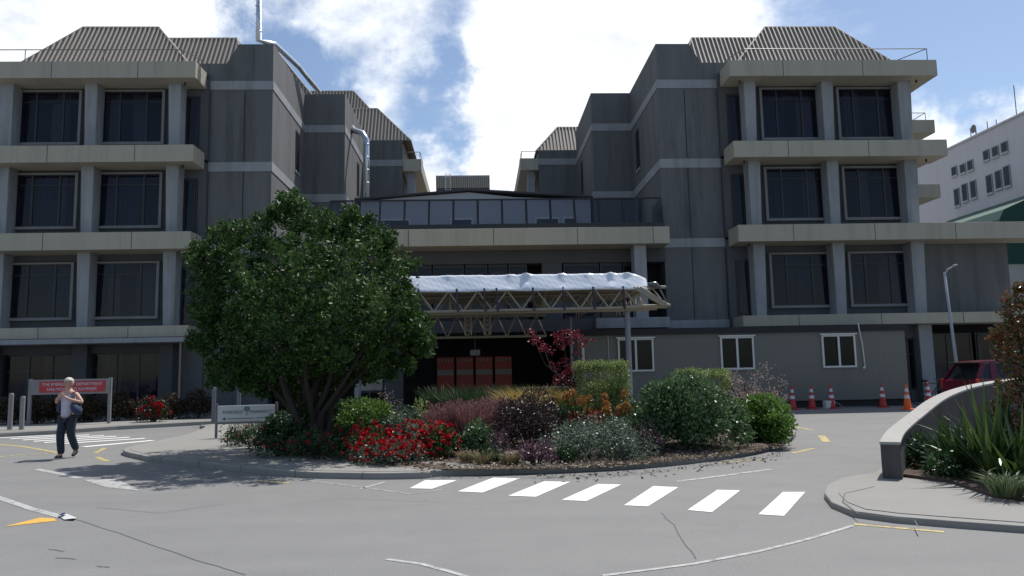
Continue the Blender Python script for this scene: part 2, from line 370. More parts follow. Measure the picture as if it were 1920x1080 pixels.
# ------------------------------------------------------------------ hospital
LV=[3.8,7.7,11.4,15.05];AX=-.42
def ribroof(parent,s,eu0,eu1,ey,ez,ru0,ru1,ry,rz,back=9,hip_faces=True):
    X=lambda u:AX+s*u
    b=MB()
    vs=[(X(eu0),ey,ez),(X(eu1),ey,ez),(X(ru1),ry,rz),(X(ru0),ry,rz),(X(eu0),ey+back,ez),(X(eu1),ey+back,ez),(X(ru1),ey+back-2,rz),(X(ru0),ey+back-2,rz)]
    b.add(vs,[(0,1,2,3),(3,2,6,7),(0,3,7,4),(1,5,6,2),(4,7,6,5)])
    o=b.build('roof',m_roof,parent,fix=True)
    b=MB();pitch=.215
    nrm=Vector((0,-(rz-ez),ry-ey)).normalized()
    def tmax(u):
        t=1
        if u<ru0: t=min(t,(u-eu0)/(ru0-eu0))
        if u>ru1: t=min(t,(eu1-u)/(eu1-ru1))
        return t
    u=eu0+pitch/2
    while u<eu1:
        t=tmax(u)
        if t>.02:
            h=.045;a=.045
            p0=Vector((0,ey,ez));p1=Vector((0,ey+(ry-ey)*t,ez+(rz-ez)*t+.04))
            vs=[]
            for p in (p0,p1):
                for du,hh in ((-a,.0),(-a*.6,h),(a*.6,h),(a,.0)):
                    q=p+nrm*hh;vs.append((X(u+du),q.y,q.z))
            b.add(vs,[(0,1,5,4),(1,2,6,5),(2,3,7,6),(0,3,2,1),(4,5,6,7)])
        u+=pitch
    # ribs on inner hip slope (runs along Y)
    v=ey+pitch/2;nx=Vector((-(rz-ez),0,-(ru0-eu0))).normalized()
    yb=ey+back
    while v<yb-.3:
        t=1 if v>ry else (v-ey)/(ry-ey)
        if v>yb-2: t=(yb-v)/2
        if t>.03:
            vs=[]
            for tt in (0,t):
                uu=eu0+(ru0-eu0)*tt;z=ez+(rz-ez)*tt
                for dv,hh in ((-.045,0),(-.03,.045),(.03,.045),(.045,0)):
                    vs.append((X(uu-hh*.8),v+dv,z+hh*.6))
            b.add(vs,[(0,1,5,4),(1,2,6,5),(2,3,7,6),(4,5,6,7)])
        v+=pitch
    b.build('roof_ribs',m_roofr,o,fix=True)
    b=MB();b.tube((X(eu0),ey,ez),(X(ru0),ry,rz+.03),.05);b.tube((X(eu1),ey,ez),(X(ru1),ry,rz+.03),.05);b.tube((X(ru0),ry,rz+.03),(X(ru1),ry,rz+.03),.05);b.build('ridge_flashing',m_roofr,o)
def railing(parent,pts,h=.55,step=2.2,mat=m_rail):
    b=MB()
    for p,q in zip(pts,pts[1:]):
        p=Vector(p);q=Vector(q);b.tube(p+Vector((0,0,h)),q+Vector((0,0,h)),.022,n=6)
        L=(q-p).length;k=max(1,int(L/step))
        for i in range(k+1):
            c=p.lerp(q,i/k);b.tube(c,c+Vector((0,0,h)),.018,n=6)
    b.build('railing',mat,parent)
wi=[0]
def window(parent,s,u0,u1,z0,z1,Y=32.3,sur=True,name='window',mull=(.26,.70),transom=.80):
    """surround / frame mesh, with pane, mullion and curtain children"""
    X=lambda u:AX+s*u
    b=MB()
    if sur:
        e=.12;yo=Y-.16
        b.box(X(u0-e),X(u0),yo,Y+.2,z0-e,z1+.08);b.box(X(u1),X(u1+e),yo,Y+.2,z0-e,z1+.08)
        b.box(X(u0),X(u1),yo+.003,Y+.2,z1,z1+.08);b.box(X(u0),X(u1),yo+.003,Y+.2,z0-e,z0)
    else:
        e=.07;yo=Y-.03
        b.box(X(u0-e),X(u0),yo,Y+.2,z0-e,z1+e);b.box(X(u1),X(u1+e),yo,Y+.2,z0-e,z1+e)
        b.box(X(u0),X(u1),yo+.003,Y+.2,z1,z1+e);b.box(X(u0),X(u1),yo+.003,Y+.2,z0-e,z0)
    w=b.build(name,m_surr if sur else m_dframe,parent,bevel=.012 if sur else 0)
    b=MB();yg=Y-.05
    b.box(X(u0),X(u1),yg,yg+.01,z0,z1);b.build('pane',m_glass,w)
    b=MB();fwid=.045
    for t in mull:
        u=u0+(u1-u0)*t;b.box(X(u-fwid),X(u+fwid),yg-.03,yg+.05,z0,z1)
    if transom: 
        z=z0+(z1-z0)*transom;b.box(X(u0),X(u1),yg-.02,yg+.04,z-.025,z+.025)
    for (a,c,d,f) in ((u0,u0+.04,z0,z1),(u1-.04,u1,z0,z1),(u0,u1,z0,z0+.04),(u0,u1,z1-.04,z1)): b.box(X(a),X(c),yg-.025,yg+.045,d,f)
    b.build('mullion',m_dframe,w)
    rr=random.Random(wi[0]*13+5);wi[0]+=1
    if u1-u0>1.2:
        # pleated curtains, some drawn
        for k in range(rr.choice((2,3,3))):
            b=MB();a=u0+rr.random()*(u1-u0)*.75;c=min(u1,a+rr.uniform(.25,.9));n=int((c-a)/.05)+2;vs=[];top=z1-rr.choice((0,.0,.45))
            for i in range(n):
                u=a+(c-a)*i/(n-1);dy=.03*math.sin(i*1.9)+.22+.02*rr.random();sh=rr.uniform(-.01,.01)
                vs+= [(X(u+sh),Y+dy,z0),(X(u),Y+dy*.9+.02,top)]
            b.add(vs,[(2*i,2*i+2,2*i+3,2*i+1) for i in range(n-1)]);b.build('curtain',m_curt if rr.random()<.65 else m_curt2,w)
    return w
def wing(s,side,roofs,label):
    X=lambda u:AX+s*u
    H=thing('hospital_wing',label,'building',(X(14),32,0))
    # body walls
    b=MB()
    b.box(X(13.0),X(20.0),32.75,33.3,0,15.0)           # behind window wall
    b.box(X(19.9),X(20.0),33.3,54,0,15.0)
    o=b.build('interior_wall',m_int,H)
    # facade wall panels with window holes
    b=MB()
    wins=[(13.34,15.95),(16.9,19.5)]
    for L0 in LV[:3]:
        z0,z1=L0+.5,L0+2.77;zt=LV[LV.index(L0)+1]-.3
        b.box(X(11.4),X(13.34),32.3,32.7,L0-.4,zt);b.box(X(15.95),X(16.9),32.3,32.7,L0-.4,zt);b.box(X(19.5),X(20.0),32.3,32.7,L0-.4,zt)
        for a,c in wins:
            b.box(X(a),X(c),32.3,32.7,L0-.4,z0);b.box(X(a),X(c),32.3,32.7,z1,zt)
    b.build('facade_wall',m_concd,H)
    # ledges
    for i,L0 in enumerate(LV):
        u1=25.3 if i in (0,1) else 20.85+.0*i
        if i==2:u1=21.0
        th=.46 if i==0 else .73
        b=MB();b.box(X(11.5),X(u1),31.0,32.299,L0-th,L0)
        o=b.build('ledge',m_ledge,H,bevel=.015)
        b=MB()
        u=13.9
        while u<u1-.4:
            b.box(X(u-.012),X(u+.012),30.997,31.05,L0-th+.004,L0-.004);u+=3.57
        b.build('panel_joint',m_joint,o)
        # drip soffit groove + spout
        b=MB();b.box(X(12.1),X(12.16),31.5,31.56,L0-th-.12,L0-th);b.build('drain_spout',m_joint,o);b=MB();b.box(X(u1-.7),X(u1-.64),31.5,31.56,L0-th-.12,L0-th);b.build('drain_spout',m_joint,o)
    # soffit returns on outer ends
    for i in (2,3):
        b=MB();b.box(X(20.0),X(20.85),32.3,36.5,LV[i]-.73,LV[i]);b.build('ledge',m_ledge,H)
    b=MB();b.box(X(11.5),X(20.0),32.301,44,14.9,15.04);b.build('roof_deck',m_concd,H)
    # columns
    for L0,L1 in zip(LV,LV[1:]):
        for a,c in ((12.33,12.87),(15.86,16.4),(19.37,19.98)):
            b=MB();zb=L0-.02;zt=L1-.72;k=.05
            vs=[(X(a+k),31.72,zb),(X(c-k),31.72,zb),(X(c),32.31,zb),(X(a),32.31,zb),(X(a),31.62,zt),(X(c),31.62,zt),(X(c),32.31,zt),(X(a),32.31,zt)]
            b.add(vs,[(0,3,2,1),(4,5,6,7),(0,1,5,4),(1,2,6,5),(2,3,7,6),(3,0,4,7)]);b.build('column',m_concl,H,fix=True,bevel=.02)
        for a,c in wins: window(H,s,a,c,L0+.5,L0+2.77)
    # slit windows beside the tower
    for L0 in LV[:3]:
        window(H,s,11.82,12.28,L0+.15,L0+2.5,Y=32.28,sur=False,mull=(),transom=None,name='slit_window')
    # ground floor
    b=MB()
    for a,c in ((12.33,12.9),(15.8,16.4),(19.4,20.0)): pass
    for a,c in ((12.33,12.9),(15.8,16.4),(19.4,20.0)):
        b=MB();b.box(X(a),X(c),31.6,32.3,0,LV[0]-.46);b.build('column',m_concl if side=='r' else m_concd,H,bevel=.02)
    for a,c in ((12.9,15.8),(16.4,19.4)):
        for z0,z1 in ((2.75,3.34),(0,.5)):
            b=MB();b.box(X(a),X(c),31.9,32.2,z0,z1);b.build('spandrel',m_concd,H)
    if side=='l':
        b=MB();b.box(X(11.5),X(22),30.55,31.6,3.10,3.30);b.build('canopy_strip',m_concl,H,bevel=.02)
    window(H,s,12.97,15.73,.55,2.72,Y=32.1,sur=False,mull=(.33,.66),transom=.7)
    window(H,s,16.47,19.33,.55,2.72,Y=32.1,sur=False,mull=(.33,.66),transom=.7)
    # extension bay beyond
    b=MB();b.box(X(20.0),X(24.2),32.3,40,LV[0]-.4,LV[1]-.3);b.build('side_wall',m_conc,H)
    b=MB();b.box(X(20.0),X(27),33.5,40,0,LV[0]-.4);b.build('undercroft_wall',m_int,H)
    window(H,s,20.5,22.3,.5,2.9,Y=32.6,sur=False,mull=(.4,),transom=None);window(H,s,22.6,24.4,.5,2.9,Y=32.6,sur=False,mull=(.5,),transom=None)
    # tower 1,2,3
    def tower(u_in,u_out,y0,y1,top,nm):
        b=MB();b.box(X(u_in),X(u_out),y0,y1,0,top);o=b.build(nm,m_conc,H)
        # light bands, proud
        for z0,z1 in ((14.36,14.76),(10.63,11.05),(7.0,7.4),(3.35,3.75)):
            b=MB();b.prism([(X(u_in-.03),y0-.03),(X(u_out-.05),y0-.03),(X(u_out-.05),y0-.001),(X(u_in-.001),y0-.001),(X(u_in-.001),y1),(X(u_in-.03),y1)],z0,z1)
            b.build('concrete_band',m_concl,o,fix=True)
        return o
    t1=tower(8.66,12.33,32.5,38.6,14.9,'tower_wall')
    b=MB();b.xzprism([(X(8.66),14.9),(X(12.1),14.9),(X(12.1),15.58),(X(10.72),15.58),(X(10.2),16.48),(X(8.66),16.48)],32.5,32.85)
    b.box(X(8.66),X(8.96),32.851,38.6,14.9,16.48);b.build('parapet',m_conc,t1,fix=True)
    b=MB()
    for z0,z1 in ((0,3.3),(3.8,6.95),(7.45,10.6),(11.1,14.3)): b.box(X(9.86),X(9.9),32.492,32.6,z0,z1);b.box(X(11.38),X(11.41),32.492,32.6,z0,z1)
    b.build('panel_joint',m_joint,t1)
    t2=tower(6.55,8.75,38.5,45,14.9,'tower_wall')
    b=MB();b.box(X(6.55),X(8.9),38.5,38.85,14.9,16.46);b.box(X(6.55),X(6.85),38.851,45,14.9,16.46);b.build('parapet',m_conc,t2)
    t3=tower(4.2,7.0,45,56,15.3 if side=='r' else 16.0,'tower_wall')
    # slit windows on tower side (facing the courtyard)
    for uu,yy in ((8.66,37.2),(6.55,42.9)):
        for L0 in LV[1:3]:
            b=MB();xw=X(uu-.015)
            b.box(xw,X(uu+.1),yy-.55,yy+.25,L0+.45,L0+2.5);w=b.build('slit_window',m_dframe,H)
            b=MB();b.box(X(uu-.05),X(uu-.01),yy-.62,yy+.32,L0+.33,L0+.45);b.build('sill',m_concl,w)
    # courtyard ledges at the far end
    for L0 in (14.8,11.15):
        b=MB();b.box(X(3.05),X(4.17),45,56,L0-.75,L0);o=b.build('ledge',m_ledge,H)
    b=MB();b.box(X(3.5),X(3.95),45.4,46,7.5,14.1);b.build('column',m_concl,H)
    railing(H,[(X(4.1),45.2,14.8),(X(3.15),45.2,14.8),(X(3.15),47.5,14.8)],.5,1.2)
    # rear outer wing ledges
    for L0 in (15.05,11.4):
        b=MB();b.box(X(20.0),X(25.7),39,41,L0-.73,L0);b.build('ledge',m_ledge,H)
    railing(H,[(X(20.6),39.3,15.05),(X(25.4),39.3,15.05),(X(25.4),40.9,15.05)],.5,1.2)
    for r in roofs: ribroof(H,s,*r)
    return H
HL=wing(-1,'l',[(12.0,21.1,32.9,15.06,14.74,18.28,34.8,18.35),(10.2,16.5,34.2,15.1,11.48,16.3,36.1,18.4,9)],
  'left hospital wing with cream ledges, tan ribbed roof and silver flues, behind the walking person')
railing(HL,[(AX-22,31.25,15.05),(AX-12.2,31.25,15.05),(AX-11.75,32.3,15.05)],.62,3.2)
HR=wing(1,'r',[(12.0,21.1,32.9,15.06,14.74,18.28,34.8,18.35),(10.0,16.5,34.2,15.1,11.46,16.3,36.1,18.4,9)],
  'right hospital wing of grey concrete with cream ledges, behind the portable building')
railing(HR,[(AX+11.9,32.3,15.05),(AX+12.3,31.25,15.05),(AX+20.6,31.25,15.05),(AX+19.9,32.6,15.05)],.62,3.2)
# inner roofs over the stepped towers
ribroof(HL,-1,7.95,13,38.9,16.0,10.5,12.5,40.1,19.4,6)
ribroof(HL,-1,5.2,11.5,48.3,17.5,8.05,11,50,21.07,6)
ribroof(HL,-1,3.7,8.5,45.1,16.02,5.92,8.3,46.4,18.5,10)
ribroof(HR,1,4.06,8.5,45.1,15.3,5.57,8.3,46.4,17.19,10)
# flues on left wing
b=MB();b.path([P(486,-40,33.4),P(485,76,33.4)+Vector((0,0,0)),P(500,80,33.6),P(515,83,34),P(560,125,36.5),P(598,172,39)],.13,10)
for z in range(6):
    c=P(485,-20+z*16,33.4);b.tube(c,c+Vector((0,0,.04)),.145,n=12)
b.build('flue_pipe',m_silver,HL,smooth=True)
b=MB();b.path([P(655,234,41.5),P(664,245,40.4),P(680,250,39.9),P(687,262,39.7),P(687,378,39.7)],.16,10)
for y in (272,296,320,344):
    c=P(687,y,39.7);b.tube(c,c+Vector((0,0,.05)),.18,n=12)
b.build('flue_pipe',m_silver,HL,smooth=True)

# central block
C=thing('entrance_block','low central block with a cream ledge and tinted glass screen joining the two wings','building',(-.4,32,0))
b=MB();b.box(-9.0,8.12,31.0,33.0,6.94,7.67);o=b.build('ledge',m_ledge,C,bevel=.015)
b=MB()
for x in (-6.5,-2.95,.62,4.17,7.4): b.box(x-.012,x+.012,30.997,31.05,6.95,7.66)
b.build('panel_joint',m_joint,o)
b=MB();b.box(-9.0,8.2,33,45,7.3,7.6);b.build('roof_deck',m_concd,C)
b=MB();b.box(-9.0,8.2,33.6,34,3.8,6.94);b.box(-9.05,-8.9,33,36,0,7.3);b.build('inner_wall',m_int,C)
b=MB();b.box(-9.0,8.2,32.3,33.0,6.35,6.939);b.build('header_beam',m_concd,C)
b=MB();b.box(2.75,3.6,32.2,33.0,3.8,6.35);b.build('pier',m_concd,C)
b=MB();b.box(6.62,7.15,31.3,32.0,3.8,6.939);b.build('column',m_concl,C,bevel=.02)
b=MB();b.box(4.85,7.95,30.9,32.4,3.36,3.8);b.build('slab',m_concl,C,bevel=.02)
b=MB();b.box(-9,4.849,31.2,37,3.3,3.8);b.build('slab',m_concd,C)
x=-8.4
rr=random.Random(3)
while x<7.3:
    w=rr.choice((.75,1.3,1.5,.9))
    if x+w>2.6 and x<3.7: x=3.7
    x1=min(x+w,7.6)
    b=MB();b.box(x,x+.06,32.45,32.6,3.8,6.35);b.box(x1,x1+.06,32.45,32.6,3.8,6.35);b.box(x+.06,x1,32.46,32.6,6.2,6.35);b.box(x+.06,x1,32.46,32.6,3.8,4.0)
    wn=b.build('window',m_dframe,C)
    b=MB();b.box(x+.06,x1,32.52,32.53,4.0,6.2);b.build('pane',m_glass,wn)
    if rr.random()<.6:
        b=MB();b.box(x+.1,x1-.1,32.75,32.77,4.0,5.6+rr.random()*.5);b.build('blind',m_curt,wn)
    x=x1+.12
# ground recess
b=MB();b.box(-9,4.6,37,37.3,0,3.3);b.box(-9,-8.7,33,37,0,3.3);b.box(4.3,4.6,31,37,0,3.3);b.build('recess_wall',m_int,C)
b=MB();b.box(-3.95,-3.2,31,31.4,0,3.3);b.build('pier',m_concd,C)
b=MB();b.box(-5.2,-3.96,31.15,31.2,.9,2.3);w=b.build('window',m_dframe,C);b=MB();b.box(-5.1,-4.05,31.12,31.14,1.0,2.2);b.build('pane',surf('pane_painted_reflection',(.22,.22,.22),.1),w)  # grey base colour stands for bright reflections in the pane
# glass screen
S=bpy.data.objects
for i in range(14):
    x0=-6.3+i*1.045;x1=x0+1.045
    if x1>8.05:break
    b=MB();b.tube((x0,31.35,7.68),(x0,31.75,9.08),.05,n=6);pst=b.build('screen_post',m_dframe,C)
    b=MB();b.add([(x0+.05,31.42,7.95),(x1-.05,31.42,7.95),(x1-.05,31.75,9.05),(x0+.05,31.75,9.05)],[(0,1,2,3)]);b.build('screen_glass',m_glass2,pst)
b=MB();b.box(-6.35,8.0,31.7,31.78,9.05,9.11);b.box(-6.35,8.0,31.34,31.42,7.68,7.93);b.build('screen_rail',m_dframe,C)
for x in (-6.35,8.0):
    b=MB();b.add([(x,31.4,7.7),(x,33.5,7.7),(x,33.5,9.08),(x,31.76,9.08)],[(0,1,2,3)]);b.build('screen_glass',m_glass2,C)
# roof terrace building behind the screen
T=thing('rooftop_pavilion','pale low gabled pavilion behind the tinted glass screen on the roof terrace','building',(0,39,7.6))
b=MB();b.xzprism([(-6.2,7.6),(6,7.6),(6,10.75),(2,10.9),(-.5,11.2),(-4,10.95),(-6.2,10.75)],39,44);b.build('wall',surf('pavilion_wall',(.42,.45,.5),.8,.06),T,fix=True)
b=MB()
for a,c,z0,z1 in ((-6.5,-.5,10.8,11.25),(-.5,6.3,11.25,10.8)): b.add([(a,38.7,z0),(c,38.7,z1),(c,44,z1),(a,44,z0),(a,38.7,z0+.08),(c,38.7,z1+.08),(c,44,z1+.08),(a,44,z0+.08)],[(0,3,2,1),(4,5,6,7),(0,1,5,4),(1,2,6,5),(2,3,7,6),(3,0,4,7)])
b.build('roof',m_concd,T,fix=True)
for a,c in ((-5.4,-3.6),(-1.5,-.3),(3.0,4.3),(4.5,5.2)):
    b=MB();b.box(a,c,38.95,39.0,8.6,9.8);w=b.build('window',m_white,T);b=MB();b.box(a+.08,c-.08,38.93,38.949,8.7,9.7);b.build('pane',m_glass,w)
t=thing('potted_palm','small spiky palm on the roof terrace seen through the glass screen','plant',(.6,35,7.6))
b=MB();b.lathe((.6,35,7.6),[(.18,0),(.25,.4),(.23,.4)],12);b.build('pot',m_concl,t)
b=MB()
for i in range(46):
    a=R.random()*6.28;e=R.uniform(.1,1.3);L=R.uniform(.5,.9);d=Vector((math.cos(a)*math.cos(e),math.sin(a)*math.cos(e),math.sin(e)))
    p=Vector((.6,35,8.05));q=p+d*L*.6;q2=p+d*L-Vector((0,0,.15));w=d.cross(Vector((0,0,1))).normalized()*.025
    b.add([p-w*.4,p+w*.4,q+w,q-w,q2],[(0,1,2,3),(3,2,4)])
m_flax=leafm('flax_leaf',[(.015,.045,.015),(.04,.09,.02),(.09,.14,.035)],.3,.25,.6)
b.build('frond',m_flax,t)

# far plant building
B=thing('plant_building','distant grey rooftop plant building with ribbed cladding, ladder and small dome, between the wings','building',(-1.5,75,0))
b=MB();b.box(-4.3,1.2,75,85,0,21.7);b.build('wall',m_concd,B)
b=MB();b.box(-4.2,1.1,74.9,75,20.5,21.6)
b.build('cladding',m_roof,B)
b=MB();x=-4.1
while x<1.1: b.box(x,x+.1,74.82,74.9,20.5,21.6);x+=.22
b.build('cladding_ribs',m_roofr,B)
b=MB();b.box(-4.3,1.2,74.85,85.1,21.6,21.8);b.build('parapet',m_concl,B)
b=MB();b.box(-4.8,3.7,76,84,0,20.35);b.build('wall',m_concd,B);b=MB();x=1.4
while x<3.5: b.box(x,x+.1,75.9,76,19.5,20.3);x+=.22
b.build('cladding_ribs',m_roofr,B)
b=MB();b.lathe((-1.6,78,21.8),[(1.1,0),(1.0,.25),(.75,.45),(.35,.58),(.02,.62)],16);b.build('dome',m_concl,B,smooth=True)
b=MB()
for dx in (0,.5): b.tube((-3.3+dx,74.75,20.2),(-3.3+dx,74.75,22),.03,n=5)
for k in range(8): b.tube((-3.3,74.75,20.3+k*.22),(-2.8,74.75,20.3+k*.22),.02,n=5)
b.build('ladder',m_white,B)

# ------------------------------------------------------------------ white building at right and green shed
_d=ray(1833,251);WT=EYE+_d.z*40/_d.x
W=thing('office_building','pale pinkish multi-storey building with small windows rising behind the right wing','building',(40,60,0))
b=MB();b.box(40,60,20,66.4,0,WT-.15);b.build('wall',m_bwhite,W)
b=MB();b.box(39.9,60.1,19.9,66.5,WT-.15,WT);b.build('coping',m_bwhite,W)
def wp(px,py):   # point on plane X=40
    d=ray(px,py);t=40/d.x;return d.y*t,EYE+d.z*t
for px,py,hpx in ((1790,321,18),(1806,316,18),(1820,310,20),(1850,291,20),(1867,284,20),(1884,276,21),(1795,370,34),(1810,361,34),(1826,355,34),(1856,345,36),(1873,337,36),(1889,330,40),(1903,200,0)):
    if not hpx: continue
    y,z=wp(px,py);y2,z2=wp(px,py+hpx/2);y3,z3=wp(px,py-hpx/2);wy=.36
    b=MB();b.box(39.93,39.999,y-wy,y+wy,z2,z3);w=b.build('window',m_concl,W)
    b=MB();b.box(39.90,39.929,y-wy+.1,y+wy-.1,z2+.1,z3-.08);b.build('pane',m_glass,w)
    b=MB();b.box(39.85,39.999,y-wy-.03,y+wy+.03,z2-.1,z2-.003);b.build('sill',m_bwhite,w)
for i,(px,h) in enumerate(((1894,2.6),(1806,1.0),(1838,.9),(1855,.7))):
    y,z=wp(px,240)
    b=MB();b.tube((40.6,y,WT),(40.6,y,WT+h),.035,n=5)
    if i==1: pass
    b.build('aerial',m_rail,W)
y,z=wp(1820,262);b=MB();b.tube((40.5,y,WT),(40.5,y,WT+.6),.05,n=6);b.tube((40.3,y,WT+.7),(40.5,y,WT+.7),.35,.1,n=14);b.build('satellite_dish',m_rail,W)
W=thing('green_shed','dark green clad building with a sloping roof at the right edge behind the ledge','building',(36,50,0))
b=MB();b.box(34.9,60,48.3,60,0,8.2);b.build('lower_wall',m_grn2,W)
b=MB();b.box(34.95,60,48.2,60,8.2,10.0);b.build('cladding',m_green,W)
b=MB();b.add([(35.0,48,11.2),(35.4,48,11.9),(39.5,48,13.6),(60,48,13.6),(60,48,10.0),(34.95,48,10.0),(35.0,60,11.2),(35.4,60,11.9),(39.5,60,13.6),(60,60,13.6),(60,60,10.0),(34.95,60,10.0)],[(0,5,4,3,2,1),(6,7,8,9,10,11),(0,1,7,6),(1,2,8,7),(2,3,9,8),(5,0,6,11)]);b.build('roof_cladding',m_green,W,fix=True)

# ------------------------------------------------------------------ portable building
PB=thing('portable_building','long olive grey portable building with three white framed windows, behind the traffic cones','portable building',(10,29.2,0))
b=MB();b.box(3.8,16.95,29.2,31.0,.28,2.98);b.build('wall',m_siding,PB)
b=MB();b.box(3.7,17.05,29.1,31.05,2.98,3.22);b.build('roof',m_joint,PB)
b=MB();b.box(3.9,16.8,29.3,31,0,.28);b.build('skirt',m_joint,PB)
for xa,xb in ((5.45,6.72),(9.52,10.72),(13.6,14.82)):
    z0,z1=1.62,2.78;b=MB();e=.07
    b.box(xa-e,xb+e,29.13,29.2,z1,z1+e);b.box(xa-e,xb+e,29.13,29.2,z0-e,z0);b.box(xa-e,xa,29.133,29.2,z0,z1);b.box(xb,xb+e,29.133,29.2,z0,z1);xm=(xa+xb)/2;b.box(xm-.04,xm+.04,29.133,29.2,z0,z1)
    b.box(xa-.14,xb+.14,29.08,29.2,z1+e+.002,z1+e+.05)
    w=b.build('window',m_white,PB)
    b=MB();b.box(xa,xm-.04,29.17,29.18,z0,z1);b.box(xm+.04,xb,29.17,29.18,z0,z1);b.build('pane',glassm('portable_glass',(.008,.012,.014),.03,.04,.15),w)
b=MB();b.path([(15.0,29.05,3.3),(15.05,29.05,2.9),(15.15,29.12,2.5),(15.2,29.12,1.55)],.025,6);b.tube((15.2,29.12,1.55),(15.12,29.12,1.5),.04);b.build('downpipe',m_white,PB)
b=MB();b.path([(5.0,29.12,3.0),(5.02,29.12,1.2)],.012,5);b.build('cable',m_white,PB)
b=MB();b.box(3.95,4.05,29.1,29.19,.3,2.7);b.build('corner_post',m_white,PB)

# ------------------------------------------------------------------ canopy
K=thing('entrance_canopy','steel truss entrance canopy on grey posts in front of the central block','canopy',(2,25,0))
def truss(mb,a,bp,h,n,r=.045,rd=.028):
    a=Vector(a);bp=Vector(bp);up_=Vector((0,0,h))
    mb.tube(a,bp,r,n=8);mb.tube(a+up_,bp+up_,r,n=8)
    for i in range(n):
        p=a.lerp(bp,i/n);q=a.lerp(bp,(i+.5)/n);s2=a.lerp(bp,(i+1)/n)
        mb.tube(p,q+up_,rd,n=6);mb.tube(q+up_,s2,rd,n=6)
b=MB();truss(b,(-4.4,24.5,3.62),(6.2,24.5,3.68),.66,11,.05,.03);b.tube((-4.4,24.62,3.56),(5.9,24.62,3.62),.035);b.build('front_truss',m_trussm,K)
b=MB();truss(b,(-4.4,26.2,3.66),(6.0,26.2,3.72),.6,11,.04,.026);b.build('middle_truss',m_trussm,K)
b=MB();truss(b,(-4.4,29.4,3.02),(2.6,29.4,3.02),.82,9,.05,.03);b.build('rear_truss',m_trussm,K)
b=MB()
for x in (-4.2,-2.6,-1.0,.6,2.2,3.8,5.4): truss(b,(x,24.6,3.7),(x,29.4,3.7),.55,6,.03,.02)
b.build('cross_truss',m_trussm,K)
# diagonal end struts
b=MB()
for dx in (0,.28,.56): b.tube((5.1+dx*.4,24.45,4.34),(6.05+dx*.3,24.3,3.70),.05)
b.tube((5.2,24.5,4.35),(6.3,24.4,3.72),.03);b.tube((4.8,24.5,3.70),(6.3,24.4,3.72),.05)
b.build('end_strut',m_trussm,K)
# lattice column heads near px 885
b=MB()
for sx in (-.55,.15):
    for k in range(6):
        z=3.1+k*.18;b.tube((sx,27.5,z),(sx+.22,27.5,z+.18),.02,n=5);b.tube((sx+.22,27.5,z),(sx,27.5,z+.18),.02,n=5)
    b.tube((sx,27.5,3.0),(sx,27.5,4.3),.03);b.tube((sx+.22,27.5,3.0),(sx+.22,27.5,4.3),.03)
b.build('lattice_strut',m_trussm,K)
# slatted deck of purlins
b=MB();y=24.7
while y<29.4: b.box(-4.4,5.6,y,y+.16,4.36,4.40);y+=.27
b.build('roof_slats',m_trussm,K)
b=MB();b.box(-4.4,5.4,24.7,29.6,4.42,4.46);b.build('roof_sheet',surf('canopy_sheet',(.30,.25,.18),.8,.2),K)
# hanging ties
for x in (-2.0,-.75,.15,.55,1.75,2.75,3.75,4.75):
    b=MB();b.tube((x,24.42,4.38),(x+.04,24.42,3.62),.035,n=6);b.build('tie_strap',surf('tie_dark',(.04,.035,.06),.6),K)
for x,y in ((4.95,24.9),(-4.05,25.0)):
    b=MB();b.lathe((x,y,0),[(.13,0),(.13,.05),(.095,.06),(.095,3.62)],16);b.build('post',surf('post_paint',(.22,.23,.26),.5,.1),K,smooth=False)
for x,y in ((3.35,27.5),(-4.7,28.5)):
    b=MB();b.lathe((x,y,0),[(.05,0),(.05,3.6)],10);b.build('post',m_wpost,K)
# tarp, wrinkled sloped strip with thickness
def tarp():
    me=bpy.data.meshes.new('tarpaulin');nx,ny=180,16;vs=[];fs=[]
    rr=random.Random(9);bul=[(-1.05,.25),(.0,.15),(1.0,.5),(1.55,.9),(2.75,.6),(3.6,.3),(4.4,.8),(4.95,.5),(-2.5,.3)]
    for j in range(ny+1):
        v=j/ny
        for i in range(nx+1):
            x=-2.6+8.2*i/nx
            # cross-section: wraps chord bottom, up the slope, over the top and back
            if v<.1: y=24.42-.02*math.sin(v*30);z=4.27+v*.4
            elif v<.7:
                t=(v-.1)/.6;y=24.40+.35*t;z=4.31+.56*t
            else:
                t=(v-.7)/.3;y=24.75+.9*t;z=4.87-.02*t
            edge=max(0,(x-4.9)/.7);z-=edge*edge*.30*(v if v<.7 else .7)
            w=.007*math.sin(x*3+v*5)+.004*math.sin(x*19-v*9)+.004*math.sin(x*37+v*23)+.003*math.sin(x*11+v*31)
            for bx,k in bul:
                w+=.018*k*math.exp(-((x-bx)/.10)**2)*math.sin(v*14+bx*7)+.09*k*math.exp(-((x-bx)/.13)**2-((v-.72)/.12)**2)
            vs.append((x,y-w,z+w*.5+.02*(.5-v)*math.sin(x*2.1)))
    for j in range(ny):
        for i in range(nx):
            a=j*(nx+1)+i;fs.append((a,a+1,a+nx+2,a+nx+1))
    me.from_pydata(vs,[],fs);me.materials.append(m_tarp);me.polygons.foreach_set('use_smooth',[True]*len(fs))
    o=bpy.data.objects.new('tarpaulin',me);COL.objects.link(o);q=o.modifiers.new('s','SOLIDIFY');q.thickness=.012
    return tag(o,'shiny white plastic wrap taped along the front edge of the canopy','tarpaulin')
tarp()
b=MB();b.path([(5.55,24.35,4.42),(5.8,24.3,4.40),(6.0,24.3,4.28)],[.06,.12,.04],8);b.path([(5.9,24.3,4.35),(6.15,24.25,3.8)],.03,6)
tag(b.build('plastic_bundle',surf('bundle_dark',(.10,.10,.12),.3,.4,9),smooth=True),'dark knotted bundle of plastic at the right tip of the canopy','plastic bundle')

